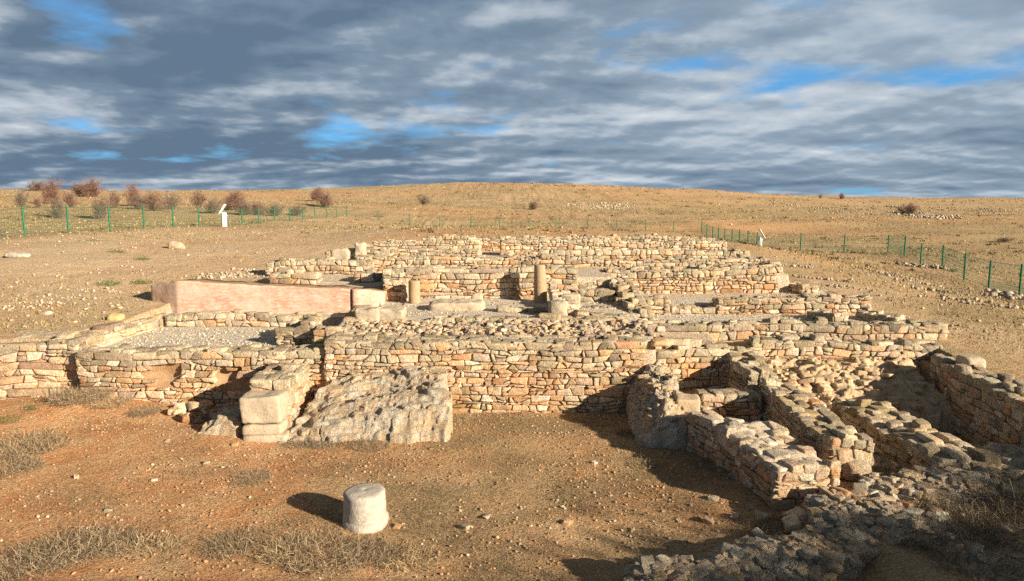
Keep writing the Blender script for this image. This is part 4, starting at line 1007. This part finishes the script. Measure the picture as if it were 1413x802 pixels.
# grass
def blades(name, label, X, Y, h, w, cols, lean=.5):
    n = len(X); Z = H(X, Y); a = rng.uniform(0, 2 * np.pi, n); sx, sy = np.cos(a) * w / 2, np.sin(a) * w / 2
    hh = h * rng.uniform(.4, 1.2, n); l = rng.normal(0, lean, (n, 2)) * hh[:, None]
    V = np.stack([np.column_stack([X - sx, Y - sy, Z - .01]), np.column_stack([X + sx, Y + sy, Z - .01]), np.column_stack([X + l[:, 0], Y + l[:, 1], Z + hh])], 1).reshape(-1, 3)
    F = np.arange(3 * n).reshape(-1, 3)
    c = np.array(cols)[rng.integers(0, len(cols), n)] * rng.uniform(.6, 1.3, n)[:, None]
    o = mesh_obj(name, V, F, M_GRASS, None, np.repeat(c, 3, 0), False); tag(o, label, None, None, 'stuff')
n = 110000; X = rng.uniform(-9.5, 4.2, n); Y = 6.5 + 7.6 * rng.random(n)
k = (fbm(xyz(X * .7, Y * .7), 4, 131) + .3 * smooth(-4, 0, X) + rng.normal(0, .22, n) > .08) & (X < X4(Y)); X, Y = X[k], Y[k]
blades('grass', 'short dry stubble over the courtyard', X, Y, .032, .006, [(.34, .25, .14), (.26, .19, .10), (.18, .15, .07), (.38, .29, .17)], 1.2)
n = 90000; X = rng.uniform(-9.5, 3.6, n); Y = 6.5 + 7.6 * rng.random(n)
k = (fbm(xyz(X * .9, Y * .9), 4, 63) + rng.normal(0, .12, n) > .12 - .10 * smooth(-3, 0, X)) & (X < X4(Y)); X, Y = X[k], Y[k]
blades('dry_litter', 'grey-brown dead stalks lying in patches on the red earth', X, Y, .04, .007, [(.16, .115, .07), (.21, .16, .105), (.30, .24, .165), (.12, .09, .055), (.14, .13, .06)], 1.8)
n = 26000; X = rng.uniform(-4, 3.4, n); Y = 6.8 + 7.0 * rng.random(n); k = (fbm(xyz(X * 1.4, Y * 1.4), 4, 151) + .2 * smooth(-3, 1, X) + rng.normal(0, .1, n) > .28) & (X < X4(Y)); X, Y = X[k], Y[k]
blades('low_greenery', 'tiny green seedlings in the courtyard', X, Y, .022, .012, [(.13, .15, .05), (.18, .18, .07), (.10, .12, .045)], .9)
n = 30000; X = rng.uniform(3.2, 9, n); Y = rng.uniform(6.5, 13.5, n); k = fbm(xyz(X * 1.2, Y * 1.2), 3, 133) + rng.normal(0, .25, n) > .2; X, Y = X[k], Y[k]
blades('grass', 'dry weeds over the right-hand room floors', X, Y, .09, .006, [(.30, .23, .13), (.24, .19, .11), (.36, .28, .17)], .6)
n = 90000; Y = 15.5 * np.exp(rng.random(n) * math.log(190 / 15.5)); X = (rng.random(n) - .5) * 1.75 * Y
k = ~((X > -9.2) & (X < 10.4) & (Y < 31)) & (fbm(xyz(X * .12, Y * .12), 4, 135) + rng.normal(0, .3, n) + .25 * smooth(30, 60, Y) > .15); X, Y = X[k], Y[k]
blades('grass', 'sparse dry turf on the banks and hill', X, Y, .06 + .0012 * Y, .012 + .0012 * Y, [(.34, .27, .13), (.27, .23, .10), (.38, .28, .15), (.19, .18, .075)], .7)

n = 1500; Y = 34 * np.exp(rng.random(n) * math.log(195 / 34)); X = (rng.random(n) - .5) * 1.7 * Y; q = 9
k = fbm(xyz(X * .05, Y * .05), 4, 141) + rng.normal(0, .25, n) > .1; X, Y = X[k], Y[k]
sp = np.minimum(.35, .003 * Y); X = np.repeat(X, q) + rng.normal(0, 1, len(X) * q) * np.repeat(sp, q); Y = np.repeat(Y, q) + rng.normal(0, .15, len(Y) * q)
blades('dry_scrub', 'dark low scrub dotted over the hill', X, Y, .10 + .0012 * Y, .06 + .0012 * Y, [(.16, .12, .07), (.20, .15, .09), (.13, .11, .05)], .5)
# ------------------------------------------------------------------ things behind the viewer that shade the foreground
def add_shade_building():  # invented building, added out of view to cast the foreground shadow strip
    root = empty('shade_building', 'plain low building added behind the viewpoint to cast shade', 'building', (9.2, -3.0, 0))
    block('wall', None, (0, 0, 2.45), (7.0, 3.0, 5.1), 0, M_BLOCK, 5, e=60, amp=.0, seg=.5, parent=root)
    block('roof', None, (0, 0, 5.12), (7.4, 3.4, .2), 0, M_COLBROWN, 6, e=60, amp=.0, seg=.5, parent=root)
add_shade_building()
def tree(x, y, h, cw, label, seed):
    r = np.random.default_rng(seed); root = empty('evergreen_tree', label, 'tree', (x, y, float(H(x, y))))
    a = Acc(); tube(a, (0, 0, -.2), (.1, .1, h * .45), .2, 8, (.2, .15, .1), .13); tube(a, (.1, .1, h * .45), (0, .1, h * .8), .13, 8, (.2, .15, .1), .05)
    for i in range(9):
        z = h * r.uniform(.3, .65); az = r.uniform(0, 6.28); tube(a, (.05, .05, z), (math.cos(az) * cw * .35, math.sin(az) * cw * .35, z + h * .18), .06, 6, (.2, .15, .1), .02)
    a.build('trunk', M_TWIG, root)
    n = 9000; cl = r.normal(0, 1, (60, 3)); cl /= np.linalg.norm(cl, axis=1)[:, None]; cl *= r.uniform(.3, 1, (60, 1)) ** .6
    cl = cl * np.array([cw / 2, cw / 2, h * .34]) * .85 + np.array([0, 0, h * .64])
    P = cl[r.integers(0, 60, n)] + r.normal(0, .32, (n, 3)); d1 = r.normal(0, 1, (n, 3)); d2 = r.normal(0, 1, (n, 3))
    d1 *= .11 / np.linalg.norm(d1, axis=1)[:, None]; d2 *= .09 / np.linalg.norm(d2, axis=1)[:, None]
    V = np.stack([P - d1, P + d2, P + d1], 1).reshape(-1, 3); c = np.array((.06, .085, .03)) * r.uniform(.6, 1.4, (n, 1))
    mesh_obj('crown', V, np.arange(3 * n).reshape(-1, 3), M_GRASS, root, np.repeat(c, 3, 0), False)
tree(14.6, -1.6, 5.6, 3.6, 'smallest evergreen tree behind the viewpoint beside the building', 1)
tree(17.8, -1.6, 6.2, 4.0, 'middle-sized evergreen tree behind the viewpoint', 2)
tree(21.8, -1.6, 6.8, 4.4, 'taller evergreen tree behind the viewpoint', 3)
tree(25.8, -1.6, 7.2, 4.6, 'tallest evergreen tree behind the viewpoint, farthest from the building', 4)

# ------------------------------------------------------------------ light, sky, camera
SUN_EL = R(19.0); travel = np.array([-.81, .587])
to_sun = np.array([-travel[0] * math.cos(SUN_EL), -travel[1] * math.cos(SUN_EL), math.sin(SUN_EL)])
from mathutils import Vector
sun = bpy.data.lights.new('sun', 'SUN'); sun.energy = 5.0; sun.angle = R(.55); sun.color = (1.0, .855, .65)
so = bpy.data.objects.new('sun', sun); COL.objects.link(so); so.rotation_euler = Vector(to_sun).to_track_quat('Z', 'Y').to_euler(); so.location = (20, -20, 30)
w = bpy.data.worlds.new('World'); sc.world = w; w.use_nodes = True; nt = w.node_tree; nt.nodes.clear(); n = N(nt)
out = n.new('ShaderNodeOutputWorld'); bg = n.new('ShaderNodeBackground'); n.link(bg.outputs[0], out.inputs[0]); bg.inputs['Strength'].default_value = .1
sky = n.new('ShaderNodeTexSky', sky_type='NISHITA'); sky.sun_disc = False; sky.sun_elevation = SUN_EL
sky.sun_rotation = math.atan2(to_sun[0], to_sun[1]); sky.altitude = 900; sky.air_density = 1.0; sky.dust_density = .3; sky.ozone_density = 2.0
tc = n.new('ShaderNodeTexCoord'); sep = n.new('ShaderNodeSeparateXYZ'); n.link(tc.outputs['Generated'], sep.inputs[0])
zc = n.math('ADD', n.math('MAXIMUM', sep.outputs[2], 0.0), .16)
cmb = n.new('ShaderNodeCombineXYZ'); n.link(n.math('DIVIDE', sep.outputs[0], zc), cmb.inputs[0]); n.link(n.math('DIVIDE', sep.outputs[1], zc), cmb.inputs[1]); cmb.inputs[2].default_value = 3.7
CV = cmb.outputs[0]
def cn(scale, detail, rough, off, dist=0.0):
    mp = n.new('ShaderNodeMapping'); n.link(CV, mp.inputs[0]); mp.inputs['Location'].default_value = off
    return n.noise(mp.outputs[0], scale, detail, rough, dist)
O = (3.1, 17.4, 0.0)
def up(o, dx, dy): return (o[0] + dx, o[1] + dy, o[2])
d0 = cn(1.25, 10, .54, O, .1)
s0 = cn(1.0, 6, .48, O, .1); s1 = cn(1.0, 6, .48, up(O, -.05, -.15), .1)
f0 = cn(2.2, 8, .52, (O[0], O[1], 5.0), .1); f1 = cn(2.2, 8, .52, (O[0] - .03, O[1] - .08, 5.0), .1)
broad = cn(.5, 4, .5, (O[0] + 5, O[1] + 2, 2.0))
EX = 10.0 / 1.98
dark = tuple(c * EX for c in (.115, .178, .26)); midc = tuple(c * EX for c in (.315, .40, .49)); white = tuple(c * EX for c in (.78, .80, .82))
side = n.math('MULTIPLY', sep.outputs[0], .22)
relief = n.math('ADD', n.math('MULTIPLY', n.math('SUBTRACT', s0, s1), 1.7), n.math('MULTIPLY', n.math('SUBTRACT', f0, f1), .8))
tone = n.math('ADD', n.math('ADD', broad, side), relief)
cloud = n.mix(n.ramp(tone, (.28, 0.0), (.74, 1.0)), dark, midc)
lit = n.math('ADD', relief, n.math('MULTIPLY', n.math('SUBTRACT', broad, .5), .45))
cloud = n.mix(n.ramp(lit, (.02, 0.0), (.18, .34), (.42, .95)), cloud, white)
blue = n.mix(.65, n.mix(1, sky.outputs[0], (.25, .52, .80), 'MULTIPLY'), tuple(c * EX for c in (.13, .37, .66)))
fac = n.ramp(n.math('ADD', d0, n.math('MULTIPLY', n.math('SUBTRACT', f0, .5), .35)), (.265, 0.0), (.40, 1.0))
over = n.ramp(sep.outputs[2], (.26, (1, 1, 1)), (.55, (.44, .37, .31)))  # unseen sky overhead darkened and warmed to deepen and warm the shade
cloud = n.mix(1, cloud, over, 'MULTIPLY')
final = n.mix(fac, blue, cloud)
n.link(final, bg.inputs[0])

cam = bpy.data.cameras.new('camera'); cam.sensor_width = 36; cam.sensor_fit = 'HORIZONTAL'; cam.lens = FPX / 1413 * 36; cam.clip_start = .1; cam.clip_end = 8000
co = bpy.data.objects.new('camera', cam); COL.objects.link(co); co.location = (0, 0, CAM_Z); co.rotation_euler = (R(90) - PITCH, 0, 0); sc.camera = co
sc.view_settings.view_transform = 'Standard'; sc.view_settings.look = 'None'; sc.view_settings.exposure = 1.12; sc.view_settings.gamma = 1; sc.view_settings.use_curve_mapping = False
sc.render.engine = 'CYCLES'; sc.cycles.use_denoising = False; sc.cycles.max_bounces = 4; sc.cycles.diffuse_bounces = 3
